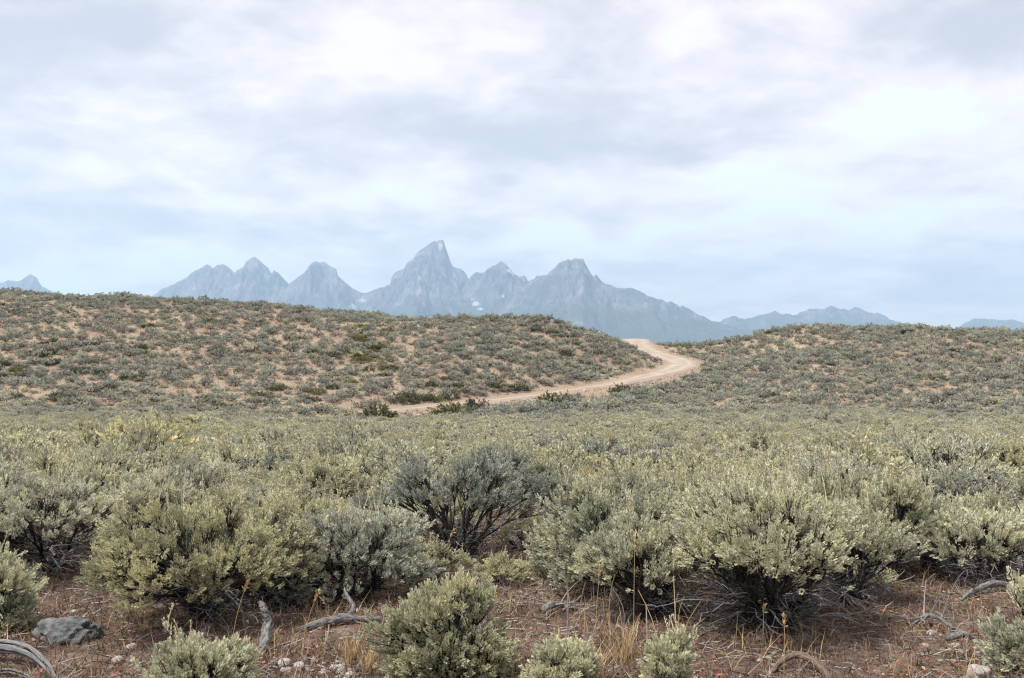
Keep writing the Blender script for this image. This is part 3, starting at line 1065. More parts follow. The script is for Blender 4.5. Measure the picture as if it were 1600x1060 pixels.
# hero shrubs: centre px, base py, half width px, top py, hue, options, label
HEROES = [
    (325, 968, 158, 768, 0.74, dict(n_clump=56, dead=26, stalks=14, lean=(-0.06, 0), bare=0.33), 'large sagebrush with yellowish crown and dark open middle, left foreground'),
    (548, 935, 118, 782, 0.22, dict(n_clump=46, dead=14, stalks=6), 'grey-green sagebrush touching the right side of the yellow-topped one'),
    (716, 872, 118, 706, 0.05, dict(n_clump=30, dead=46, stalks=8, bare=0.5, gap=0.6, n_main=11), 'half-bare sagebrush with silvery crown over a mass of dark branches'),
    (702, 1064, 97, 884, 0.62, dict(n_clump=44, dead=4, stalks=0, n_main=8, trunk_r=0.017, spread=0.055, tuft_len=0.06, bare=0.16), 'small rounded sagebrush alone at the bottom centre'),
    (962, 925, 132, 738, 0.40, dict(n_clump=52, dead=22, stalks=12), 'broad sagebrush forming the left half of the large right-hand thicket'),
    (1205, 985, 160, 752, 0.40, dict(n_clump=64, dead=60, stalks=20, bare=0.50, n_main=11, trunk_r=0.030), 'largest sagebrush with thick twisted grey stems bared below its crown'),
    (305, 1105, 86, 985, 0.45, dict(n_clump=26, dead=3, stalks=5, trunk_r=0.014, spread=0.05, tuft_len=0.06, bare=0.12), 'small sagebrush cut off by the bottom edge, left of centre'),
    (1048, 1090, 44, 975, 0.5, dict(n_clump=14, dead=2, stalks=3, trunk_r=0.012, spread=0.045, tuft_len=0.06, bare=0.12), 'young sagebrush sprout at the bottom edge under the large thicket'),
    (880, 1085, 58, 990, 0.45, dict(n_clump=18, dead=2, stalks=4, trunk_r=0.012, spread=0.045, tuft_len=0.06, bare=0.1), 'low sprawling sagebrush sprout at the bottom edge beside golden grass'),
    (1612, 1050, 60, 905, 0.35, dict(n_clump=26, dead=3, stalks=2, trunk_r=0.016, spread=0.055, bare=0.12), 'sagebrush cut off by the right edge low down'),
    (-10, 985, 60, 845, 0.45, dict(n_clump=26, dead=3, stalks=3, trunk_r=0.018, spread=0.06, bare=0.12), 'sagebrush cut off by the left edge above the weathered log'),
    (60, 893, 135, 742, 0.30, dict(n_clump=44, dead=40, stalks=10, bare=0.42, n_main=9), 'wide sagebrush at the left edge with pale bare stems underneath'),
    (235, 862, 80, 735, 0.34, dict(n_clump=30, dead=14, stalks=6, bare=0.36), 'sagebrush behind the left side of the yellow-topped one'),
    (1395, 905, 62, 742, 0.50, dict(n_clump=28, dead=20, stalks=6, bare=0.40), 'sagebrush at the right end of the large thicket with dark hollow below'),
    (1530, 910, 88, 800, 0.35, dict(n_clump=26, dead=80, stalks=3, bare=0.50, n_main=11), 'sparse sagebrush with dark leafless base near the right edge'),
    (470, 880, 70, 765, 0.62, dict(n_clump=28, dead=12, stalks=14, bare=0.34), 'stalky sagebrush peeking between the yellow-topped one and the half-bare one'),
    (1090, 890, 100, 745, 0.52, dict(n_clump=40, dead=14, stalks=22, bare=0.36), 'sagebrush in the middle of the large thicket bristling with pale stalks'),
    (1300, 880, 90, 735, 0.48, dict(n_clump=36, dead=16, stalks=16, bare=0.36), 'sagebrush behind the largest one, on its right'),
    (780, 800, 60, 690, 0.12, dict(n_clump=24, dead=16, stalks=10, bare=0.4), 'silvery upright sagebrush right behind the half-bare one'),
    (1500, 800, 80, 735, 0.2, dict(n_clump=22, dead=60, stalks=6, bare=0.4, gap=0.5, n_main=9), 'mostly leafless grey shrub right of the large thicket'),
    (1010, 965, 90, 800, 0.38, dict(n_clump=32, dead=20, stalks=8, bare=0.40), 'low grey-green sagebrush at the front left of the large thicket'),
    (1330, 945, 75, 790, 0.45, dict(n_clump=24, dead=60, stalks=8, bare=0.52), 'sagebrush leaning out of the right front of the large thicket'),
    (415, 945, 90, 800, 0.5, dict(n_clump=30, dead=14, stalks=4, bare=0.3), 'sagebrush wedged between the yellow-topped one and the grey-green one'),
    (1450, 890, 60, 765, 0.42, dict(n_clump=22, dead=26, stalks=5, bare=0.42), 'ragged sagebrush between the large thicket and the sparse one'),
    (130, 840, 90, 725, 0.4, dict(n_clump=34, dead=14, stalks=10, bare=0.36), 'sagebrush close behind the wide left-edge one'),
    (850, 800, 55, 720, 0.45, dict(n_clump=20, dead=14, stalks=8, bare=0.36), 'sagebrush at the back of the gap at the centre'),
    (1590, 760, 90, 690, 0.85, dict(n_clump=34, dead=20, stalks=26, bare=0.42), 'yellow-green feathery shrub over a black hollow at the right edge'),
]


def build_heroes():
    for i, (cx, by, hw, ty, hue, op, lab) in enumerate(HEROES):
        x, y, z = on_ground(cx, by)
        R = hw / 1600 * y * 1.10 - 0.075
        H = (by - ty) / 1600 * y * 1.0 - 0.045
        o = dict(bare=0.25, spread=0.072, tuft_len=0.066, stalks=0, dead=10, upright=0.40, trunk_r=0.024, n_main=9, gap=0.6)
        o.update(op)
        o['dead'] = int(o['dead'] * 1.7)
        o['stalks'] = int(o['stalks'] * 1.9)
        o.setdefault('inner', int(o['n_clump'] * 7) if o['bare'] > 0.2 else 30)
        n_clump = o.pop('n_clump')
        near = y < 7.0
        me = grow_bush(100 + i, R, H, int(n_clump * 1.12), 28 if near else 24, 32 if near else 28, 0.0195 if near else 0.024, 0.0085 if near else 0.0100, **o)
        place_bush(me, 'sagebrush', (x, y, z), 0.0, 1.0, hue, lab, 'shrub')
        DISCS.append((x, y, R * 0.72))


build_heroes()

# shrub stock for the plain and the hills
MIDS = [grow_bush(300 + i, 0.55, 0.62 + 0.06 * (i % 3), 9 if i == 4 else 26, 16, 16, 0.040, 0.015, upright=0.4, spread=0.075, bare=0.28 + 0.05 * (i % 2), dead=46 if i == 4 else 10 + 10 * (i % 3), stalks=[20, 6, 34, 12, 0, 26][i], n_main=7, sides=4, twig_r=0.003, inner=110, trunk_r=0.022)
        for i in range(6)]
LOWS = [grow_bush(340 + i, 0.55, 0.58 + 0.06 * (i % 3), 20, 9, 11, 0.068, 0.026, upright=0.4, bare=0.28, dead=8, stalks=[10, 0, 16, 3][i], n_main=5, sides=3, twig_r=0.004, spread=0.085, inner=50, trunk_r=0.024)
        for i in range(4)]
HILLS = [grow_bush(360 + i, 0.55, 0.55 + 0.05 * (i % 3), 17, 5, 9, 0.125, 0.050, bare=0.22, dead=4, stalks=0, n_main=5, sides=3, twig_r=0.006, spread=0.10)
         for i in range(4)]
GREENS = [grow_bush(380 + i, 0.6, 0.55 + 0.1 * (i % 2), 28, 9, 14, 0.060, 0.030, bare=0.06, dead=0, stalks=0, n_main=6, sides=3, twig_r=0.006, spread=0.13, green=True)
          for i in range(3)]

# bare ground of the foreground, as discs (px, py, radius m)
for px, py, rr in [(120, 960, 0.75), (60, 1010, 0.6), (200, 1000, 0.5), (460, 1010, 0.55), (560, 1010, 0.45), (150, 905, 0.35), (815, 880, 0.42), (800, 830, 0.42), (820, 940, 0.40), (840, 1000, 0.4),
                   (1440, 960, 0.7), (1330, 1020, 0.6), (1500, 1010, 0.7), (1200, 1040, 0.6), (1000, 1010, 0.4), (1590, 800, 0.6), (1590, 850, 0.5), (1440, 900, 0.3), (760, 1000, 0.35), (680, 930, 0.35)]:
    x, y, _ = on_ground(px, py)
    DISCS.append((x, y, rr))


def scatter():
    pts = []
    cell = 1.0
    grid = {}

    def free(x, y, r, f):
        cx, cy_ = int(x // cell), int(y // cell)
        for a in range(cx - 2, cx + 3):
            for b in range(cy_ - 2, cy_ + 3):
                for (u, v, w) in grid.get((a, b), ()):
                    if (u - x) ** 2 + (v - y) ** 2 < ((r + w) * f) ** 2:
                        return False
        return True
    N = 46000
    d = np.sqrt(RNG.uniform(7.2 ** 2, 126 ** 2, N))
    near = RNG.uniform(7.2 ** 2, 62 ** 2, 52000) ** 0.5
    d = np.concatenate([d, near])
    a = RNG.uniform(-0.60, 0.60, len(d))
    x, y = a * d, d
    r = np.where(y < 62, 0.18 + (0.54 - 0.25 * smooth(11, 26, y)) * RNG.uniform(0, 1, len(d)) ** 1.4, 0.23 + 0.40 * RNG.uniform(0, 1, len(d)) ** 1.3)
    r = np.where((y < 45) & (RNG.uniform(0, 1, len(d)) < 0.05), r * 1.6, r)
    rd, _ = road_dist(x, y)
    cover = NZ.fbm(x / 11.0, y / 7.0, 3)
    patch = NZ2.fbm(x / 4.0, y / 3.0, 2)
    px = 800 + 1600 * a
    rs = sorted((q for q in ROAD if q[2] < 96), key=lambda q: q[0])
    RPX, RPY, RD = [q[0] for q in rs], [q[1] for q in rs], [q[2] for q in rs]
    PZc = ground_z(x, y)
    prob, prob2 = RNG.uniform(0, 1, len(d)), RNG.uniform(0, 1, len(d))
    for i in range(len(d)):
        xi, yi, ri = x[i], y[i], r[i]
        if rd[i] < ROAD_HALF + 0.7 + ri:
            continue
        if yi < 62:
            f = 0.84
            if yi > 13 and patch[i] > 0.36 + 0.15 * prob[i]:
                continue
            if yi > 40 and 625 < px[i] < 1100:
                top = 560 - 1600 * (PZc[i] + 1.25 * ri - CAM_Z) / yi
                if top < np.interp(px[i], RPX, RPY) + 5 + 12 * (900 < px[i] < 1085) and yi < np.interp(px[i], RPX, RD):
                    continue
            if yi < 12 and any((u - xi) ** 2 + (v - yi) ** 2 < (w + ri * 0.8) ** 2 for u, v, w in DISCS):
                continue
        else:
            f = 0.86 + 0.36 * prob[i]
            if 700 < px[i] < 1000 and yi < 102:
                f = 0.62 + 0.2 * prob[i]
            if 625 < px[i] < 1100 and yi < np.interp(px[i], RPX, RD):
                if 890 < px[i] < 1090 and yi > np.interp(px[i], RPX, RD) - 8 and prob2[i] > 0.04:
                    continue
                top = 560 - 1600 * (PZc[i] + 1.1 * ri - CAM_Z) / yi
                if top < np.interp(px[i], RPX, RPY) + 4 + 10 * (900 < px[i] < 1085):
                    continue
            p = 0.84 + 0.12 * (px[i] < 400) + 0.15 * (px[i] > 1080)
            # barer ground: the foot of the left hill, the slope above the road, the crest right of the track
            if px[i] < 600 and 62 < yi < 74:
                p -= 0.25
            if rd[i] < 3.4 and px[i] > 940:
                p -= 0.45
            if 1150 < px[i] < 1255 and yi > 101:
                p -= 0.62
            p = max(p - 1.0 * cover[i] - 0.5 * patch[i], (0.55 if 720 < px[i] < 1000 and rd[i] > 2.6 else 0.3) if p > 0.2 else 0.0)
            if prob2[i] > p:
                continue
        if not free(xi, yi, ri, f):
            continue
        grid.setdefault((int(xi // cell), int(yi // cell)), []).append((xi, yi, ri))
        pts.append((xi, yi, ri))
    return np.array(pts)


PTS = scatter()
PZ = ground_z(PTS[:, 0], PTS[:, 1])
GREEN_MASK = NZ.fbm(PTS[:, 0] / 3.0 + 40, PTS[:, 1] / 3.0, 2)
print('shrubs', len(PTS), 'near', (PTS[:, 1] < 20).sum())


LANDMARKS = [(20, 'the wide left-edge sagebrush'), (190, 'the pale arched dead branch'), (325, 'the yellow-topped sagebrush'), (548, 'the grey-green sagebrush'), (716, 'the half-bare sagebrush'),
             (830, 'the bare gap at the centre'), (955, 'the large thicket'), (1090, 'the stalk-bristling sagebrush'), (1205, 'the largest sagebrush'), (1395, 'the thicket end'),
             (1500, 'the leafless grey shrub'), (1590, 'the yellow-green feathery shrub')]


def zone(px, y):
    lm = min(LANDMARKS, key=lambda q: abs(q[0] - px))[1]
    if y < 10.5:
        return lm, 'close behind'
    if y < 13.5:
        return lm, 'two rows behind'
    if y < 17:
        return lm, 'mid-plain beyond'
    return lm, 'far across the plain beyond'


def plant_individuals():
    vis = np.abs(PTS[:, 0] / PTS[:, 1]) < 0.54
    order = np.argsort(np.where(vis, PTS[:, 1], 1e9))
    pick = order[:278]
    used = np.zeros(len(PTS), bool)
    keep = {'mid': [], 'low': []}
    for j in pick:
        used[j] = True
        x, y, r = PTS[j]
        near = y < 13.5
        stock = MIDS if near else LOWS
        k = int(RNG.integers(len(stock)))
        hue = float(np.clip(0.42 + 0.18 * RNG.normal(), 0.12, 1))
        s = r / 0.55
        hs = s * (0.85 + 0.3 * RNG.random()) * (0.95 if y > 9 else 0.8)
        tone = 'silvery' if hue < 0.25 else 'grey-green' if hue < 0.5 else 'olive' if hue < 0.72 else 'yellowish'
        side, row = zone(800 + 1600 * x / y, y)
        size = 'low' if hs * 0.65 < 0.45 else 'tall' if hs * 0.65 > 0.68 else 'medium'
        lab = f'{size} {tone} sagebrush {row} {side}'
        root, parts = place_bush(stock[k], 'sagebrush', (x, y, PZ[j] - 0.01), float(RNG.uniform(0, 6.28)), (s, s, hs), hue, lab, 'shrub', 'sagebrush crowding the plain')
        keep['mid' if near else 'low'].append((k, parts))
    return used, keep


USED, KEEP = plant_individuals()


def sources(lst, n):
    out = []
    for k in range(n):
        for kk, parts in lst:
            if kk == k:
                out.append(parts)
                break
    return out


def instancer(name, pts, rot, scl, vid, hue, src_parts):
    """one object that repeats shrubs of the scene on its points"""
    me = bpy.data.meshes.new(name)
    me.vertices.add(len(pts))
    me.vertices.foreach_set('co', np.asarray(pts, np.float32).ravel())
    for nm, typ, key, dat in (('rot', 'FLOAT_VECTOR', 'vector', rot), ('scl', 'FLOAT_VECTOR', 'vector', scl), ('vid', 'INT', 'value', vid), ('hue', 'FLOAT', 'value', hue)):
        a = me.attributes.new(nm, typ, 'POINT')
        a.data.foreach_set(key, np.asarray(dat, np.int32 if typ == 'INT' else np.float32).ravel())
    me.update()
    o = obj(name, me)
    ng = bpy.data.node_groups.new(name, 'GeometryNodeTree')
    ng.interface.new_socket('Geometry', in_out='INPUT', socket_type='NodeSocketGeometry')
    ng.interface.new_socket('Geometry', in_out='OUTPUT', socket_type='NodeSocketGeometry')
    N, L = ng.nodes, ng.links
    gi, go = N.new('NodeGroupInput'), N.new('NodeGroupOutput')
    jall = N.new('GeometryNodeJoinGeometry')
    for parts in reversed(src_parts):
        j = N.new('GeometryNodeJoinGeometry')
        for p in parts:
            oi = N.new('GeometryNodeObjectInfo')
            oi.transform_space = 'ORIGINAL'
            oi.inputs['Object'].default_value = p
            L.new(oi.outputs['Geometry'], j.inputs[0])
        g2i = N.new('GeometryNodeGeometryToInstance')
        L.new(j.outputs[0], g2i.inputs[0])
        L.new(g2i.outputs[0], jall.inputs[0])

    def named(nm, typ):
        n = N.new('GeometryNodeInputNamedAttribute')
        n.data_type = typ
        n.inputs['Name'].default_value = nm
        return n.outputs['Attribute']
    iop = N.new('GeometryNodeInstanceOnPoints')
    iop.inputs['Pick Instance'].default_value = True
    m2p = N.new('GeometryNodeMeshToPoints')
    L.new(gi.outputs[0], m2p.inputs[0])
    L.new(m2p.outputs[0], iop.inputs['Points'])
    L.new(jall.outputs[0], iop.inputs['Instance'])
    L.new(named('vid', 'INT'), iop.inputs['Instance Index'])
    L.new(named('rot', 'FLOAT_VECTOR'), iop.inputs['Rotation'])
    L.new(named('scl', 'FLOAT_VECTOR'), iop.inputs['Scale'])
    L.new(iop.outputs[0], go.inputs[0])
    md = o.modifiers.new('scatter', 'NODES')
    md.node_group = ng
    return o


def plant_masses():
    rest = np.where(~USED)[0]
    x, y, r = PTS[rest].T
    z = PZ[rest]
    gm = GREEN_MASK[rest]
    n = len(rest)
    rot = np.stack([np.zeros(n), np.zeros(n), RNG.uniform(0, 6.28, n)], -1)
    s = r / 0.55
    hs = s * RNG.uniform(0.75, 1.15, n) * (0.95 - 0.17 * smooth(18, 40, y) * (1 - smooth(60, 75, y)))
    scl = np.stack([s, s, hs], -1)
    hue = np.clip(0.38 - 0.31 * smooth(30, 72, y + 9 * NZ2.fbm(x / 6, y / 6, 2)) + RNG.normal(0, 1, n) * (0.16 - 0.07 * smooth(40, 70, y)) + 0.25 * (1 - smooth(50, 80, y)) * NZ.fbm(x / 5, y / 5, 2), 0, 1)
    a = y < 58
    srcs = sources(KEEP['low'], len(LOWS))
    o = instancer('sagebrush_plain', np.stack([x, y, z], -1)[a], rot[a], scl[a], RNG.integers(0, len(srcs), n)[a], hue[a], srcs)
    kind(o, 'stuff', 'pale sagebrush massed over the far part of the plain', 'shrubs')
    # the hill sage repeats a few shrubs that stand on the hills themselves
    hi = np.where(~a)[0]
    first = hi[np.argsort(y[hi])][:len(HILLS)]
    hp = []
    for k, j in enumerate(first):
        side = 'left' if x[j] < 0 else 'right'
        _, parts = place_bush(HILLS[k], 'sagebrush', (x[j], y[j], z[j]), 0.3 * k, (s[j], s[j], hs[j]), 0.2, f'grey sagebrush where the plain meets the hills, {side} of the middle', 'shrub', 'sagebrush at the foot of the hills')
        hp.append(parts)
    b = ~a
    b[first] = False
    o = instancer('sagebrush_hills', np.stack([x, y, z], -1)[b], rot[b], scl[b], RNG.integers(0, len(hp), n)[b], hue[b], hp)
    kind(o, 'stuff', 'grey sagebrush dotted over both hills', 'shrubs')


plant_masses()

# ------------------------------------------------------------------ green shrubs on the hills and beside the track
NAMED_GREEN = [
    (973, 614, 1.15, 0.15, 'round dark green shrub just below the track, right of the others'),
    (868, 634, 1.35, 0.50, 'wide green shrub below the track, left of the stony bank'),
    (700, 624, 1.10, 0.05, 'dark green shrub above the track beside a wider pair'),
    (668, 628, 1.05, 0.45, 'yellow-green shrub above the track, right one of a pair'),
    (632, 630, 1.20, 0.20, 'dark green shrub above the track, left one of a pair'),
    (588, 655, 1.50, 0.35, 'flat green shrub at the left end of the track'),
    (706, 650, 1.45, 0.60, 'low green shrub below the left part of the track'),
    (745, 642, 1.20, 0.30, 'low dark shrub just below the track, left of centre'),
    (1040, 604, 0.50, 0.10, 'small dark shrub below the bend of the track'),
    (1037, 613, 0.55, 0.05, 'small dark shrub lower on the slope below the bend'),
    (1073, 594, 0.60, 0.05, 'small dark shrub on the stony bank under the bend'),
    (810, 612, 1.0, 0.15, 'dark green shrub above the middle of the track'),
    (775, 608, 0.9, 0.35, 'green shrub above the track, left of a darker one'),
    (1105, 583, 0.6, 0.4, 'small green shrub right of the bend of the track'),
    (930, 579, 0.8, 0.5, 'olive shrub on the left hill above the stony bank'),
]


def hill_hit(px, py):
    """where the ray through a photo pixel meets the hills"""
    r = sky_dir(px, py)
    ds = np.arange(50, 126, 0.25)
    k = ds / r.y
    zz = ground_z(r.x * k, ds)
    below = np.where(CAM_Z + r.z * k <= zz)[0]
    d = ds[below[0]] if len(below) else 110.0
    k = d / r.y
    return r.x * k, d, gz(r.x * k, d)


def plant_greens():
    for i, (px, py, s, hue, lab) in enumerate(NAMED_GREEN):
        x, y, z = hill_hit(px, py)
        place_bush(GREENS[i % 3], 'green_shrub', (x, y, z - 0.03), i * 1.3, (s * 1.25, s * 1.25, s * 1.0), hue, lab, 'shrub')
    n = 0
    for _ in range(1500):
        if n >= 170:
            break
        px, py = RNG.uniform(-20, 1620), RNG.uniform(470, 640)
        olive = n < 26
        if olive:
            px, py = RNG.normal(590, 18) - 10, RNG.normal(550, 28)
        r = sky_dir(px, py)
        x, y, z = hill_hit(px, py)
        if y < 60 or y > 112 or road_dist(np.array([x]), np.array([y]))[0][0] < 4:
            continue
        if px > 1050 and RNG.random() < 0.55:
            continue
        if NZ2.fbm(np.array([x / 9.0]), np.array([y / 9.0]), 2)[0] < -0.05 and not olive:
            continue
        s = float(RNG.uniform(0.6, 1.3))
        hue = float(np.clip(RNG.normal(0.35, 0.28), 0, 1))
        if olive:
            hue = float(RNG.uniform(0.7, 1.0))
        tone = 'dark green' if hue < 0.3 else 'mid green' if hue < 0.6 else 'olive yellow'
        side = next(t for lim, t in ((80, 'below the isolated left peak'), (240, 'left of the twin-topped mountain'), (340, 'below the first twin top'), (440, 'below the second twin top'),
                                     (560, 'below the rounded peak'), (650, 'left of the tallest summit'), (740, 'below the tallest summit'), (830, 'below the small snowy peak'),
                                     (1020, 'below the jagged mountain'), (1180, 'right of the track'), (1290, 'below the low serrated range'), (1420, 'right of the serrated range'), (9999, 'toward the right edge')) if px < lim)
        row = 'near the crest' if y > 96 else 'in the upper slope' if y > 84 else 'half way up' if y > 72 else 'near the hill foot'
        wide = 'small' if s < 0.75 else 'wide' if s > 0.98 else 'middling'
        place_bush(GREENS[n % 3], 'green_shrub', (x, y, z - 0.04), float(RNG.uniform(0, 6)), (s, s, s * 0.62), hue,
                   f'{wide} {tone} shrub {row}, {side}', 'shrub', 'green shrubs dotted over the hills')
        n += 1


plant_greens()

# ------------------------------------------------------------------ dead wood, stones, grasses of the foreground


def log_mesh(path, radii, seed, mat, sides=22, groove=0.30, twist=1.5, rings=46, flat=1.0):
    """weathered stem: grooved along the grain, twisted, with tapering broken ends"""
    r = np.random.default_rng(seed)
    C = spline(path, 16)
    tt = np.linspace(0, 1, rings)
    src = np.linspace(0, 1, len(C))
    C = np.stack([np.interp(tt, src, C[:, k]) for k in range(3)], -1)
    rad = np.interp(tt, np.linspace(0, 1, len(radii)), radii)
    jz = Lattice(seed + 9)
    C = C + np.stack([jz.fbm(tt * 5, tt * 0 + 1.5 + 3 * k, 3) for k in range(3)], -1) * rad.mean() * 0.5
    t = unit(np.gradient(C, axis=0))
    a = unit(np.cross(t, np.array([0.05, 0.1, 1.0])))
    b = np.cross(t, a)
    th = np.arange(sides) * 2 * np.pi / sides
    TH, TT = np.meshgrid(th, tt)
    nz = Lattice(seed)
    ph = TH + twist * TT
    g = 0.55 * nz.fbm(np.cos(ph) * 2.2 + 5, np.sin(ph) * 2.2 + TT * 1.2, 2, 0.5) + 0.45 * nz.fbm(np.cos(ph) * 7 + 5, np.sin(ph) * 7 + TT * 2.5, 3, 0.7)
    lump = nz.fbm(TT * 4.0, TH * 0 + 3, 2)
    RR = rad[:, None] * (1 + groove * 1.6 * g + 0.16 * lump)
    end = np.minimum(smooth(0, 0.03, TT), smooth(1, 0.97, TT))
    RR = RR * (0.15 + 0.85 * end)
    v = C[:, None] + a[:, None] * (np.cos(TH) * RR)[..., None] + b[:, None] * (np.sin(TH) * RR * flat)[..., None]
    idx = np.arange(rings * sides).reshape(rings, sides)
    nx = np.roll(idx, -1, 1)
    q = np.stack([idx[:-1], nx[:-1], nx[1:], idx[1:]], -1).reshape(-1, 4)
    caps = np.stack([idx[0][::-1], idx[-1]])
    tint = np.clip(0.55 + 1.1 * g + r.normal(0, 0.05, g.shape), 0, 1)
    return mesh_from('wood', v.reshape(-1, 3), [q, caps], [mat], True, None, {'tint': tint.ravel()})


def wood_piece(name, pix, radii, label, seed, mat=None, twigs=0, cat='dead wood', **kw):
    """pix: (px, py of the ground below, height above ground in m)"""
    pts = []
    for px, py, h in pix:
        x, y, z = on_ground(px, py)
        pts.append(np.array([x, y, z + h]))
    pts = np.array(pts)
    o0 = pts[0].copy()
    o0[2] = gz(o0[0], o0[1])
    body = log_mesh(pts - o0, radii, seed, mat or M_DRIFT, **kw)
    if not twigs:
        o = obj(name, body, None, o0)
        return tag(o, label, cat)
    root = bpy.data.objects.new(name, None)
    COL.objects.link(root)
    root.location = o0
    tag(root, label, cat)
    obj('stem', body, root)
    r = np.random.default_rng(seed + 1)
    C = spline(pts - o0, 10)
    for k in range(twigs):
        p0 = C[r.integers(3, len(C))]
        ln = r.uniform(0.10, 0.35)
        d = unit(np.array([r.normal(), r.normal() * 0.7, r.uniform(-0.05, 0.8)]))
        p2 = p0 + d * ln
        P = bezier(p0[None], ((p0 + p2) / 2 + r.normal(0, 0.03, 3))[None], p2[None], 6)
        v, f = tubes(P, np.linspace(1, 0.35, 6)[None] * r.uniform(0.003, 0.007), 5)
        obj('twig', mesh_from('twig', v, [f], [M_DEAD], True, None, {'tint': np.full(len(v), r.uniform(0.3, 1))}), root)
    return root


def strand_log(pix, n, spread, rad, label, seed):
    """a split, weathered trunk end: separate twisted strands of grey wood with dark gaps between them"""
    pts = []
    for px, py, h in pix:
        x, y, z = on_ground(px, py)
        pts.append(np.array([x, y, z + h]))
    pts = np.array(pts)
    o0 = pts[0].copy()
    o0[2] = gz(o0[0], o0[1])
    root = bpy.data.objects.new('weathered_log', None)
    COL.objects.link(root)
    root.location = o0
    tag(root, label, 'dead wood')
    r = np.random.default_rng(seed)
    for k in range(n):
        a = 2 * math.pi * k / n + r.uniform(-0.3, 0.3)
        p = pts - o0
        tt = np.linspace(0, 1, len(p))
        w = spread * (1 - 0.75 * tt)
        p = p + np.stack([0 * tt, np.cos(a + 1.1 * tt) * w, np.sin(a + 1.1 * tt) * w * 0.8], -1)
        p = p[:len(p) - (1 if r.random() < 0.3 else 0)]
        rr = rad * r.uniform(0.55, 1.15) * np.linspace(1.0, 0.4, len(p))
        obj('strand', log_mesh(p, rr, seed + k, M_DRIFT, sides=18, groove=0.45, twist=1.0, rings=50, flat=0.7), root)
    return root


strand_log([(-60, 1030, 0.06), (-10, 1034, 0.085), (40, 1040, 0.08), (70, 1050, 0.04), (92, 1066, 0.0)], 9, 0.042, 0.019,
           'split grey weathered log at the bottom left corner', 521)
strand_log([(-40, 1062, 0.02), (15, 1058, 0.03), (50, 1066, 0.02), (75, 1078, 0.0)], 4, 0.016, 0.013,
           'thinner split grey branch lying below the corner log', 541)
wood_piece('driftwood_branch', [(403, 1008, 0.24), (413, 1010, 0.20), (420, 1012, 0.13), (413, 1018, 0.06), (405, 1025, 0.0)], [0.016, 0.026, 0.032, 0.028, 0.022],
           'upright curved grey driftwood branch in front of the yellow-topped sagebrush', 503, groove=0.4, flat=0.6)
wood_piece('driftwood_branch', [(470, 988, 0.02), (500, 982, 0.03), (540, 975, 0.03), (600, 972, 0.02)], [0.014, 0.028, 0.026, 0.012],
           'grey log lying among red ground plants left of the small round sagebrush', 504)
wood_piece('driftwood_branch', [(540, 975, 0.02), (552, 972, 0.09), (542, 968, 0.15), (537, 965, 0.19)], [0.014, 0.013, 0.010, 0.005],
           'small crooked grey root standing on the lying log', 505)
wood_piece('dead_branch', [(85, 905, 0.02), (95, 903, 0.10), (105, 900, 0.17), (135, 896, 0.20), (160, 893, 0.06)], [0.016, 0.015, 0.014, 0.012, 0.006],
           'pale arched dead branch under the wide left-edge sagebrush', 506, twigs=6)
wood_piece('dead_branch', [(130, 900, 0.015), (150, 899, 0.02), (172, 897, 0.015)], [0.012, 0.015, 0.010], 'short grey stick on the ground by the wide left-edge sagebrush', 507)
wood_piece('dead_stump', [(806, 812, 0.0), (803, 812, 0.10), (797, 812, 0.20), (800, 812, 0.26)], [0.045, 0.035, 0.028, 0.012], 'small grey broken stump in the gap at the centre', 508, twigs=9)
wood_piece('dead_branch', [(800, 818, 0.02), (820, 815, 0.08), (832, 810, 0.14)], [0.02, 0.018, 0.008], 'grey branch leaning beside the broken stump at the centre', 509, twigs=4)
wood_piece('brown_branch', [(1205, 1052, 0.0), (1225, 1045, 0.05), (1250, 1044, 0.07), (1280, 1056, 0.05), (1302, 1080, 0.01)], [0.010, 0.016, 0.018, 0.017, 0.013],
           'smooth brown arched branch at the bottom right of centre', 510, mat=M_BROWNWOOD, groove=0.2)
wood_piece('driftwood_branch', [(1500, 942, 0.02), (1530, 930, 0.05), (1560, 925, 0.06), (1600, 927, 0.04)], [0.012, 0.020, 0.020, 0.015],
           'grey fallen branch under the sparse sagebrush near the right edge', 511, twigs=5)
wood_piece('driftwood_branch', [(1480, 1002, 0.01), (1500, 1000, 0.03), (1520, 1000, 0.02)], [0.014, 0.024, 0.012], 'short grey driftwood chunk on the ground at lower right', 512)
wood_piece('driftwood_branch', [(1570, 980, 0.05), (1555, 990, 0.05), (1558, 1010, 0.03), (1560, 1030, 0.01)], [0.02, 0.018, 0.014, 0.01],
           'hooked grey driftwood piece beside the right-edge sagebrush', 513)
wood_piece('dead_branch', [(1596, 900, 0.02), (1590, 890, 0.20), (1592, 880, 0.36), (1600, 870, 0.42)], [0.018, 0.02, 0.016, 0.01],
           'pale twisted dead branch standing at the right edge', 514, twigs=6)
wood_piece('dead_branch', [(1420, 985, 0.02), (1450, 975, 0.05), (1480, 985, 0.04), (1510, 998, 0.01)], [0.008, 0.012, 0.010, 0.005],
           'dark forked twig pile on the litter at lower right', 515, twigs=14)
wood_piece('dead_branch', [(1340, 960, 0.02), (1300, 935, 0.12), (1285, 915, 0.22)], [0.006, 0.010, 0.008], 'thin grey branch leaning out from the largest sagebrush', 516, twigs=10)
wood_piece('dead_branch', [(850, 965, 0.04), (866, 960, 0.06), (885, 955, 0.03), (930, 960, 0.02)], [0.03, 0.024, 0.012, 0.006],
           'grey root end lying left of the large thicket', 517, twigs=8)
wood_piece('dead_branch', [(262, 762, 0.0), (268, 760, 0.22), (280, 758, 0.36)], [0.022, 0.016, 0.007], 'small dark dead shrub behind the yellow-topped sagebrush', 518, twigs=14)
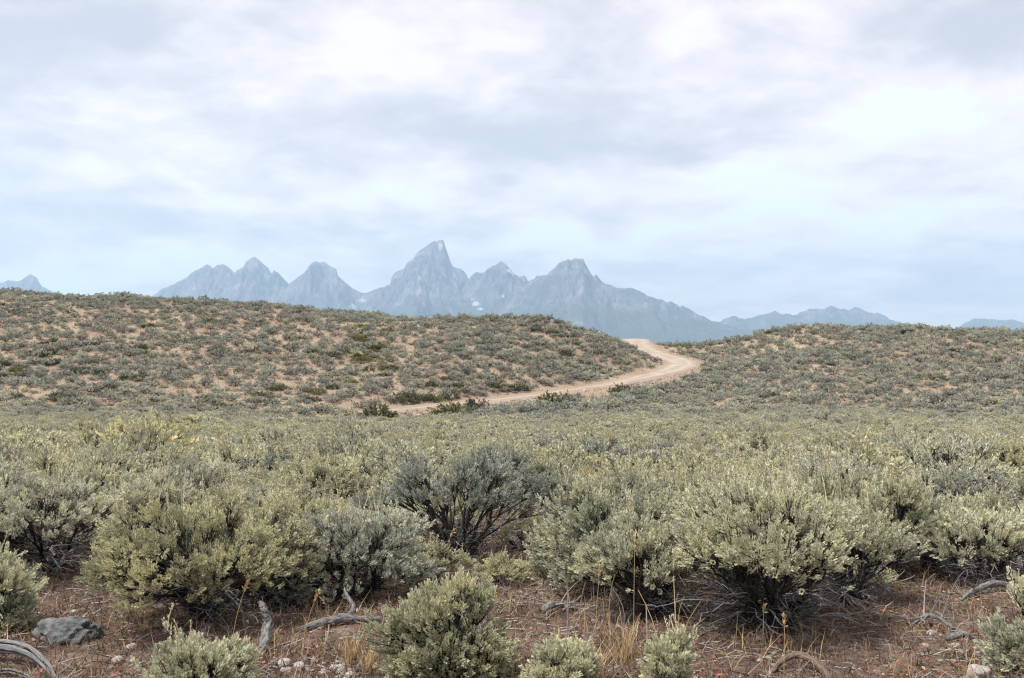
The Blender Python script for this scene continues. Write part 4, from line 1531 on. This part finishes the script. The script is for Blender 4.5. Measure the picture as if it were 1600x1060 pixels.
wood_piece('dead_branch', [(1390, 930, 0.02), (1380, 920, 0.10), (1365, 905, 0.22), (1352, 895, 0.30)], [0.014, 0.013, 0.011, 0.006],
           'bare grey limb below the right end of the large thicket', 519, twigs=10)


def icosphere(sub):
    import bmesh
    bm = bmesh.new()
    bmesh.ops.create_icosphere(bm, subdivisions=sub, radius=1.0)
    v = np.array([p.co[:] for p in bm.verts])
    f = np.array([[q.index for q in t.verts] for t in bm.faces])
    bm.free()
    return v, f


ICO1, ICO3, ICO4 = icosphere(1), icosphere(3), icosphere(5)


def rock_mesh(seed, size, ico, mat, rough=0.25, tint=0.5):
    v, f = ico
    d = np.array([mnoise.fractal(Vector(p) * 1.1 + Vector((seed * 3.1, 0, 0)), 1.0, 2.0, 5) for p in v])
    e = np.array([mnoise.fractal(Vector(p) * 4.0 + Vector((seed * 3.1, 7, 0)), 0.8, 2.0, 4) for p in v])
    w = v * (1 + rough * d + rough * 0.40 * e)[:, None]
    w = np.sign(w) * np.abs(w) ** 0.9 * np.array(size)
    return mesh_from('rock', w, [f], [mat], True, None, {'tint': np.clip(tint + 0.3 * e, 0, 1)})


M_ROCK = plain_material('grey_lichen_rock', [(0.0, (0.045, 0.047, 0.05)), (0.45, (0.15, 0.155, 0.16)), (0.75, (0.30, 0.31, 0.31)), (1.0, (0.5, 0.5, 0.48))], 40, 0.9, 0.9)
x, y, z = on_ground(107, 1000)
tag(obj('rock', rock_mesh(4, (0.175, 0.13, 0.105), ICO4, M_ROCK, 0.30, 0.30), None, (x, y, z + 0.025)), 'lichen-spotted dark grey boulder behind the corner log', 'rock')
STONES = [(115, 958, 0.020, 0.95, 'small round white stone behind the grey boulder'),
          (206, 1013, 0.026, 0.95, 'white oval stone right of the grey boulder'),
          (184, 1035, 0.030, 0.7, 'pinkish stone at the lower left by the sagebrush sprout'),
          (190, 966, 0.018, 0.75, 'pale pebble above the white oval stone'),
          (445, 1040, 0.034, 0.9, 'white angular stone in the gravel patch, its left end'),
          (468, 1044, 0.030, 0.85, 'cream stone in the middle of the gravel patch'),
          (446, 1050, 0.022, 0.95, 'white stone just below the angular one in the gravel patch'),
          (521, 1047, 0.022, 0.9, 'round pale stone at the right of the gravel patch, left of its twin'),
          (533, 1046, 0.024, 0.95, 'round white stone at the right end of the gravel patch'),
          (547, 1056, 0.020, 0.95, 'white stone at the bottom edge right of the gravel patch'),
          (150, 912, 0.03, 0.6, 'pale stone near the short grey stick'),
          (792, 845, 0.03, 0.7, 'pale stone in the gap near the broken stump'),
          (850, 862, 0.03, 0.65, 'flat pale stone in the gap left of the large thicket'),
          (855, 1020, 0.03, 0.7, 'grey stone right of the small round sagebrush'),
          (1530, 1055, 0.045, 0.75, 'cream flat stone at the bottom right'),
          (1548, 1042, 0.040, 0.8, 'white angular stone right of the cream flat one'),
          (1576, 1038, 0.045, 0.55, 'grey-pink stone near the bottom right corner'),
          (1492, 1013, 0.026, 0.6, 'tan stone by the short driftwood chunk'),
          (1455, 992, 0.026, 0.8, 'pale stone by the dark forked twig pile'),
          (42, 975, 0.035, 0.55, 'pinkish stone left of the grey boulder')]
for i, (px, py, s, t, lab) in enumerate(STONES):
    x, y, z = on_ground(px, py)
    o = obj('stone', rock_mesh(20 + i, (s * 1.25, s, s * 0.75), ICO3, M_STONE, 0.22, t), None, (x, y, z + s * 0.3))
    o.rotation_euler = (0, 0, i * 1.1)
    tag(o, lab, 'stone')


def grass_stalk(px, py, h, tilt, label, seed):
    x, y, z = on_ground(px, py)
    root = bpy.data.objects.new('grass_stalk', None)
    COL.objects.link(root)
    root.location = (x, y, z)
    tag(root, label, 'grass stalk')
    r = np.random.default_rng(seed)
    e = np.array([[tilt * h, 0.05 * h, h]])
    P = bezier(np.zeros((1, 3)), np.array([[tilt * h * 0.25, 0.0, h * 0.6]]), e, 9)
    v, f = tubes(P, np.linspace(0.0019, 0.0010, 9)[None], 5)
    obj('stem', mesh_from('stem', v, [f], [M_STRAW], True, None, {'tint': np.full(len(v), 0.55)}), root)
    n = 60
    fr = r.uniform(0.80, 1.0, n)
    ii = np.clip((fr * 8).astype(int), 0, 7)
    p = P[0, ii] * (1 - (fr * 8 - ii))[:, None] + P[0, ii + 1] * (fr * 8 - ii)[:, None]
    axis = unit(e - P[:, 5])
    d = unit(axis + r.normal(0, 0.35, (n, 3)))
    sd = unit(np.cross(d, r.normal(0, 1, (n, 3))))
    ll = r.uniform(0.016, 0.032, n)[:, None]
    v = np.stack([p, p + d * ll * 0.5 + sd * 0.0035, p + d * ll, p + d * ll * 0.5 - sd * 0.0035], 1).reshape(-1, 3)
    h_ = obj('seed_head', mesh_from('seed_head', v, [np.arange(4 * n).reshape(n, 4)], [M_STRAW], False, None, {'tint': np.repeat(r.uniform(0.4, 1, n), 4)}), root)


for i, a in enumerate([(362, 1012, 0.37, 0.24, 'golden grass stalk leaning right before the yellow-topped sagebrush'),
                       (470, 1030, 0.36, 0.26, 'golden grass stalk right of the upright driftwood branch'),
                       (660, 890, 0.30, 0.26, 'golden grass stalk with full seed head left of the half-bare sagebrush base'),
                       (690, 895, 0.33, 0.28, 'thin golden grass stalk right of the full-headed one'),
                       (990, 1010, 0.62, 0.02, 'tall straight straw stalk before the large thicket'),
                       (1192, 1010, 0.22, 0.05, 'short straw stalk with tan head under the largest sagebrush'),
                       (645, 900, 0.20, -0.08, 'short straw stalk above the small round sagebrush'),
                       (930, 1000, 0.42, 0.08, 'straw stalk left of the tall straight one'),
                       (1225, 1060, 0.30, 0.03, 'greenish straw stalk at the bottom edge by the brown branch')]):
    grass_stalk(*a, 700 + i)


def tuft_mesh(seed, n, h, spread, mat, wid=0.0035):
    r = np.random.default_rng(seed)
    a = r.uniform(0, 6.28, n)
    rr = spread * np.sqrt(r.uniform(0, 1, n))
    b = np.stack([rr * np.cos(a), rr * np.sin(a), np.full(n, -0.01)], -1)
    hh = h * r.uniform(0.45, 1.15, n)
    ln = r.normal(0, 0.22, (n, 2)) + np.stack([np.cos(a), np.sin(a)], -1) * 0.25 * (rr / spread)[:, None]
    m = b + np.stack([ln[:, 0] * hh * 0.35, ln[:, 1] * hh * 0.35, hh * 0.55], -1)
    e = b + np.stack([ln[:, 0] * hh * 1.1, ln[:, 1] * hh * 1.1, hh], -1)
    sd = np.stack([np.cos(a + 1.3), np.sin(a + 1.3), np.zeros(n)], -1) * (wid * r.uniform(0.6, 1.4, n))[:, None] * 0.5
    v = np.stack([b - sd, b + sd, m + sd * 0.8, m - sd * 0.8, e], 1).reshape(-1, 3)
    k = np.arange(n)[:, None] * 5
    return mesh_from('tuft', v, [np.hstack([k, k + 1, k + 2, k + 3]), np.hstack([k + 3, k + 2, k + 4])], [mat], False, None, {'tint': np.repeat(r.uniform(0.1, 1, n), 5)})


for i, (px, py, h, s, n, lab) in enumerate([(547, 1040, 0.20, 0.05, 130, 'golden bunchgrass tuft left of the small round sagebrush'),
                                            (575, 1050, 0.15, 0.05, 90, 'low golden bunchgrass tuft touching the small round sagebrush'),
                                            (925, 1066, 0.20, 0.07, 150, 'golden bunchgrass tuft at the bottom edge between two sprouts'),
                                            (610, 925, 0.16, 0.06, 80, 'pale bunchgrass behind the small round sagebrush'),
                                            (800, 905, 0.13, 0.10, 90, 'greenish grass tuft in the gap at the centre'),
                                            (1440, 790, 0.30, 0.10, 110, 'orange-tan grass clump by the leafless shrub on the right'),
                                            (735, 1050, 0.12, 0.05, 70, 'short dry grass under the right side of the small round sagebrush'),
                                            (975, 1030, 0.22, 0.09, 110, 'dry straw clump beneath the large thicket')]):
    x, y, z = on_ground(px, py)
    tag(obj('bunchgrass', tuft_mesh(800 + i, n, h, s, M_STRAW), None, (x, y, z)), lab, 'grass tuft')

# ---- uncountable ground cover of the foreground


def region_points(n, y0, y1, pw=1.0):
    d = (RNG.uniform(0, 1, n) ** pw) * (y1 - y0) + y0
    a = RNG.uniform(-0.56, 0.56, n)
    return a * d, d


def dry_grass():
    n = 75000
    x, y = region_points(n, 4.4, 15.0, 1.15)
    dens = NZ.fbm(x / 0.8, y / 0.8, 3)
    k = dens > RNG.uniform(-0.75, 0.35, n)
    x, y = x[k], y[k]
    n = len(x)
    z = ground_z(x, y)
    h = RNG.uniform(0.02, 0.10, n) * (1 + 0.6 * np.clip(NZ2.fbm(x / 1.3, y / 1.3, 2), 0, 1))
    t = RNG.normal(0, 0.75, (n, 2))
    b = np.stack([x, y, z - 0.004], -1)
    m = b + np.stack([t[:, 0] * h * 0.4, t[:, 1] * h * 0.4, h * 0.6], -1)
    e = b + np.stack([t[:, 0] * h * 1.2, t[:, 1] * h * 1.2, h], -1)
    a = RNG.uniform(0, 3.14, n)
    w = RNG.uniform(0.0025, 0.0060, n)
    sd = np.stack([np.cos(a) * w, np.sin(a) * w, 0 * a], -1) * 0.5
    v = np.stack([b - sd, b + sd, m + sd * 0.8, m - sd * 0.8, e], 1).reshape(-1, 3)
    q = np.arange(n)[:, None] * 5
    tint = np.clip(RNG.normal(0.5, 0.22, n) + 0.25 * NZ2.fbm(x / 0.9 + 9, y / 0.9, 2), 0, 1)
    me = mesh_from('dry_grass', v, [np.hstack([q, q + 1, q + 2, q + 3]), np.hstack([q + 3, q + 2, q + 4])], [M_REDGRASS], False, None, {'tint': np.repeat(tint, 5)})
    kind(obj('dry_grass', me), 'stuff', 'short reddish dry grass over the bare ground', 'grass')


def ground_leaves():
    n = 56000
    x, y = region_points(n, 4.4, 12.5, 1.1)
    dens = NZ2.fbm(x / 0.55 + 3, y / 0.55, 3)
    k = dens > RNG.uniform(-0.1, 0.5, n)
    x, y = x[k], y[k]
    n = len(x)
    z = ground_z(x, y) + RNG.uniform(0.002, 0.03, n)
    p = np.stack([x, y, z], -1)
    d = unit(np.stack([RNG.normal(0, 1, n), RNG.normal(0, 1, n), RNG.normal(0.3, 0.4, n)], -1))
    s = unit(np.cross(d, RNG.normal(0, 0.5, (n, 3)) + np.array([0, 0, 1.0])))
    l = RNG.uniform(0.012, 0.032, n)[:, None]
    w = l * 0.32
    v = np.stack([p, p + d * l * 0.55 + s * w, p + d * l, p + d * l * 0.55 - s * w], 1).reshape(-1, 3)
    tint = np.clip(0.25 + 0.5 * NZ.fbm(x / 0.35, y / 0.35, 2) + RNG.normal(0.15, 0.25, n), 0, 1)
    me = mesh_from('ground_plants', v, [np.arange(4 * n).reshape(n, 4)], [M_LITTER], False, None, {'tint': np.repeat(tint, 4)})
    kind(obj('ground_plants', me), 'stuff', 'tiny red and green ground plants and fallen leaves', 'ground cover')


def twig_litter():
    n = 14000
    x, y = region_points(n, 4.4, 13.5, 1.0)
    z = ground_z(x, y)
    a = RNG.uniform(0, 6.28, n)
    l = RNG.uniform(0.03, 0.16, n)
    p0 = np.stack([x, y, z + 0.006], -1)
    x2, y2 = x + np.cos(a) * l, y + np.sin(a) * l
    p2 = np.stack([x2, y2, ground_z(x2, y2) + 0.006 + np.maximum(0, RNG.normal(0.005, 0.03, n))], -1)
    P = bezier(p0, (p0 + p2) / 2 + RNG.normal(0, 0.012, (n, 3)) * [1, 1, 0.4], p2, 4)
    v, f = tubes(P, RNG.uniform(0.0015, 0.0055, (n, 1)) * np.linspace(1, 0.5, 4)[None], 3)
    me = mesh_from('twig_litter', v, [f], [M_TWIGLIT], False, None, {'tint': np.repeat(RNG.uniform(0, 1, n), 12)})
    kind(obj('twig_litter', me), 'stuff', 'small fallen twigs littering the ground', 'litter')


def gravel(name, x, y, smin, smax, label, tmean, sink=0.2):
    v, f = ICO1
    n = len(x)
    z = ground_z(x, y)
    s = smin * (smax / smin) ** (RNG.uniform(0, 1, n) ** 1.8)
    a = RNG.uniform(0, 6.28, n)
    j = 1 + 0.22 * RNG.normal(0, 1, (n, len(v), 1))
    w = v[None] * j * s[:, None, None] * np.stack([np.ones(n), RNG.uniform(0.6, 1, n), RNG.uniform(0.4, 0.75, n)], -1)[:, None]
    c, sn = np.cos(a)[:, None], np.sin(a)[:, None]
    w = np.stack([w[..., 0] * c - w[..., 1] * sn, w[..., 0] * sn + w[..., 1] * c, w[..., 2]], -1) + np.stack([x, y, z + s * sink], -1)[:, None]
    F = (f[None] + (np.arange(n) * len(v))[:, None, None]).reshape(-1, 3)
    t = np.clip(RNG.normal(tmean, 0.22, n), 0, 1)
    me = mesh_from(name, w.reshape(-1, 3), [F], [M_STONE], False, None, {'tint': np.repeat(t, len(v))})
    kind(obj(name, me), 'stuff', label, 'gravel')


dry_grass()
ground_leaves()
twig_litter()
gx, gy = region_points(2600, 4.4, 12.0, 1.0)
k = NZ.fbm(gx / 0.7 + 20, gy / 0.7, 2) > -0.05
cl = [on_ground(px, py) for px, py in ((470, 1040), (520, 1045), (560, 1058), (850, 1000), (1560, 1045), (1500, 1020), (830, 860))]
cx = np.concatenate([RNG.normal(c[0], 0.14, 60) for c in cl])
cyy = np.concatenate([RNG.normal(c[1], 0.10, 60) for c in cl])
gravel('gravel', np.concatenate([gx[k], cx]), np.concatenate([gy[k], cyy]), 0.005, 0.026, 'loose pebbles scattered over the bare ground', 0.55)
# pale stones on the slopes: below the track, and in patches of the left hill
hx, hy = [], []
for px, py, sx, sy, n in [(985, 600, 30, 8, 420), (1080, 585, 25, 9, 260), (840, 625, 50, 6, 220), (640, 650, 40, 5, 160), (620, 520, 12, 14, 160), (480, 585, 22, 7, 120), (880, 575, 30, 9, 200),
                          (130, 560, 60, 14, 160), (300, 570, 40, 10, 140), (20, 575, 30, 10, 120), (560, 590, 30, 8, 100), (1135, 560, 25, 5, 110), (400, 520, 200, 25, 260), (700, 545, 80, 20, 160), (1400, 565, 150, 20, 160)]:
    c = hill_hit(px, py)
    dd = RNG.normal(0, 1, (n, 2))
    ux = sx / 1600 * c[1]
    hx.append(c[0] + dd[:, 0] * ux)
    hy.append(c[1] + dd[:, 1] * max(1.2, sy * 0.18))
hx, hy = np.concatenate(hx), np.concatenate(hy)
rdist, _ = road_dist(hx, hy)
k = rdist > ROAD_HALF + 0.4
gravel('hillside_gravel', hx[k], hy[k], 0.04, 0.17, 'pale broken stones on the bare slopes of the hills', 0.72, 0.15)


def hillside_grass():
    n = 40000
    d = np.sqrt(RNG.uniform(58 ** 2, 116 ** 2, n))
    x, y = RNG.uniform(-0.56, 0.56, n) * d, d
    rd, _ = road_dist(x, y)
    k = (rd > ROAD_HALF + 0.5) & (NZ.fbm(x / 2.4 + 7, y / 2.4, 3) > RNG.uniform(-0.6, 0.5, n))
    x, y = x[k], y[k]
    n = len(x)
    m = n * 4
    kk = np.repeat(np.arange(n), 4)
    bx, by = x[kk] + RNG.normal(0, 0.10, m), y[kk] + RNG.normal(0, 0.10, m)
    b = np.stack([bx, by, ground_z(bx, by) - 0.01], -1)
    h = RNG.uniform(0.06, 0.22, m)
    t = RNG.normal(0, 0.5, (m, 2))
    e = b + np.stack([t[:, 0] * h, t[:, 1] * h, h], -1)
    a = RNG.uniform(0, 3.14, m)
    w = RNG.uniform(0.015, 0.04, m)
    sd = np.stack([np.cos(a) * w, np.sin(a) * w, 0 * a], -1)
    v = np.stack([b - sd, b + sd, e], 1).reshape(-1, 3)
    tone = np.clip(0.5 + 0.9 * NZ2.fbm(x / 7.0 + 3, y / 7.0, 2) + RNG.normal(0, 0.12, n), 0, 1)
    me = mesh_from('hillside_grass', v, [np.arange(3 * m).reshape(m, 3)], [M_HILLGRASS], False, None, {'tint': np.repeat(tone[kk], 3)})
    kind(obj('hillside_grass', me), 'stuff', 'thin straw and olive grass between the shrubs of the hills', 'grass')


M_HILLGRASS = plain_material('hill_grass', [(0.0, (0.19, 0.115, 0.075)), (0.45, (0.33, 0.25, 0.155)), (0.7, (0.29, 0.24, 0.11)), (1.0, (0.19, 0.19, 0.075))], 3)
hillside_grass()


def standing_stems():
    """thin dead stems standing in the straw before the large thicket, each a thing of its own"""
    r = np.random.default_rng(77)
    for i in range(16):
        px, py = r.uniform(880, 1115), r.uniform(985, 1045)
        x, y, z = on_ground(px, py)
        h = r.uniform(0.14, 0.38)
        P = bezier(np.zeros((1, 3)), np.array([[r.normal(0, 0.03), r.normal(0, 0.03), h * 0.5]]), np.array([[r.normal(0, 0.07), r.normal(0, 0.07), h]]), 6)
        v, f = tubes(P, np.linspace(0.0035, 0.0016, 6)[None] * r.uniform(0.8, 1.4), 5)
        o = obj('dry_stalk', mesh_from('dry_stalk', v, [f], [M_DEAD if i % 2 else M_STRAW], True, None, {'tint': np.full(len(v), r.uniform(0.5, 1))}), None, (x, y, z - 0.005))
        tall = 'tall' if h > 0.27 else 'short'
        side = 'left part' if px < 960 else 'middle' if px < 1040 else 'right part'
        tag(o, f'{tall} {"grey" if i % 2 else "straw-coloured"} dead stem standing before the large thicket, {side}', 'stem', 'dead stems before the large thicket')


standing_stems()


def straw_blades():
    n = 11000
    x, y = region_points(n, 4.5, 13.0, 1.0)
    k = NZ2.fbm(x / 0.9 + 31, y / 0.9, 2) > RNG.uniform(-0.1, 0.6, n)
    x, y = x[k], y[k]
    n = len(x)
    b = np.stack([x, y, ground_z(x, y) - 0.004], -1)
    h = RNG.uniform(0.07, 0.20, n)
    t = RNG.normal(0, 0.35, (n, 2))
    e = b + np.stack([t[:, 0] * h, t[:, 1] * h, h], -1)
    m = (b + e) / 2 + np.stack([-t[:, 0] * h * 0.15, -t[:, 1] * h * 0.15, 0 * h], -1)
    a = RNG.uniform(0, 3.14, n)
    sd = np.stack([np.cos(a), np.sin(a), 0 * a], -1) * RNG.uniform(0.0010, 0.0020, n)[:, None]
    v = np.stack([b - sd, b + sd, m + sd, m - sd, e], 1).reshape(-1, 3)
    q = np.arange(n)[:, None] * 5
    me = mesh_from('straw_grass', v, [np.hstack([q, q + 1, q + 2, q + 3]), np.hstack([q + 3, q + 2, q + 4])], [M_STRAW], False, None, {'tint': np.repeat(RNG.uniform(0, 1, n), 5)})
    kind(obj('straw_grass', me), 'stuff', 'scattered straw-coloured grass blades on the bare ground', 'grass')


straw_blades()


# ------------------------------------------------------------------ labels of look-alikes: say which one, counted from the left
ORD = ['leftmost', 'second from left', 'third from left', 'fourth from left', 'fifth from left', 'sixth from left', 'seventh from left', 'eighth from left', 'ninth from left', 'tenth from left',
       'eleventh from left', 'twelfth from left', 'thirteenth from left', 'fourteenth from left']
by_label = {}
for o in scene.objects:
    if o.parent is None and o.get('group'):
        by_label.setdefault(o['label'], []).append(o)
for lab, os_ in by_label.items():
    if len(os_) > 1:
        os_.sort(key=lambda q: q.location.x / max(q.location.y, 0.1))
        for i, o in enumerate(os_):
            if i < len(ORD):
                o['label'] = f'{lab}, {ORD[i]}'
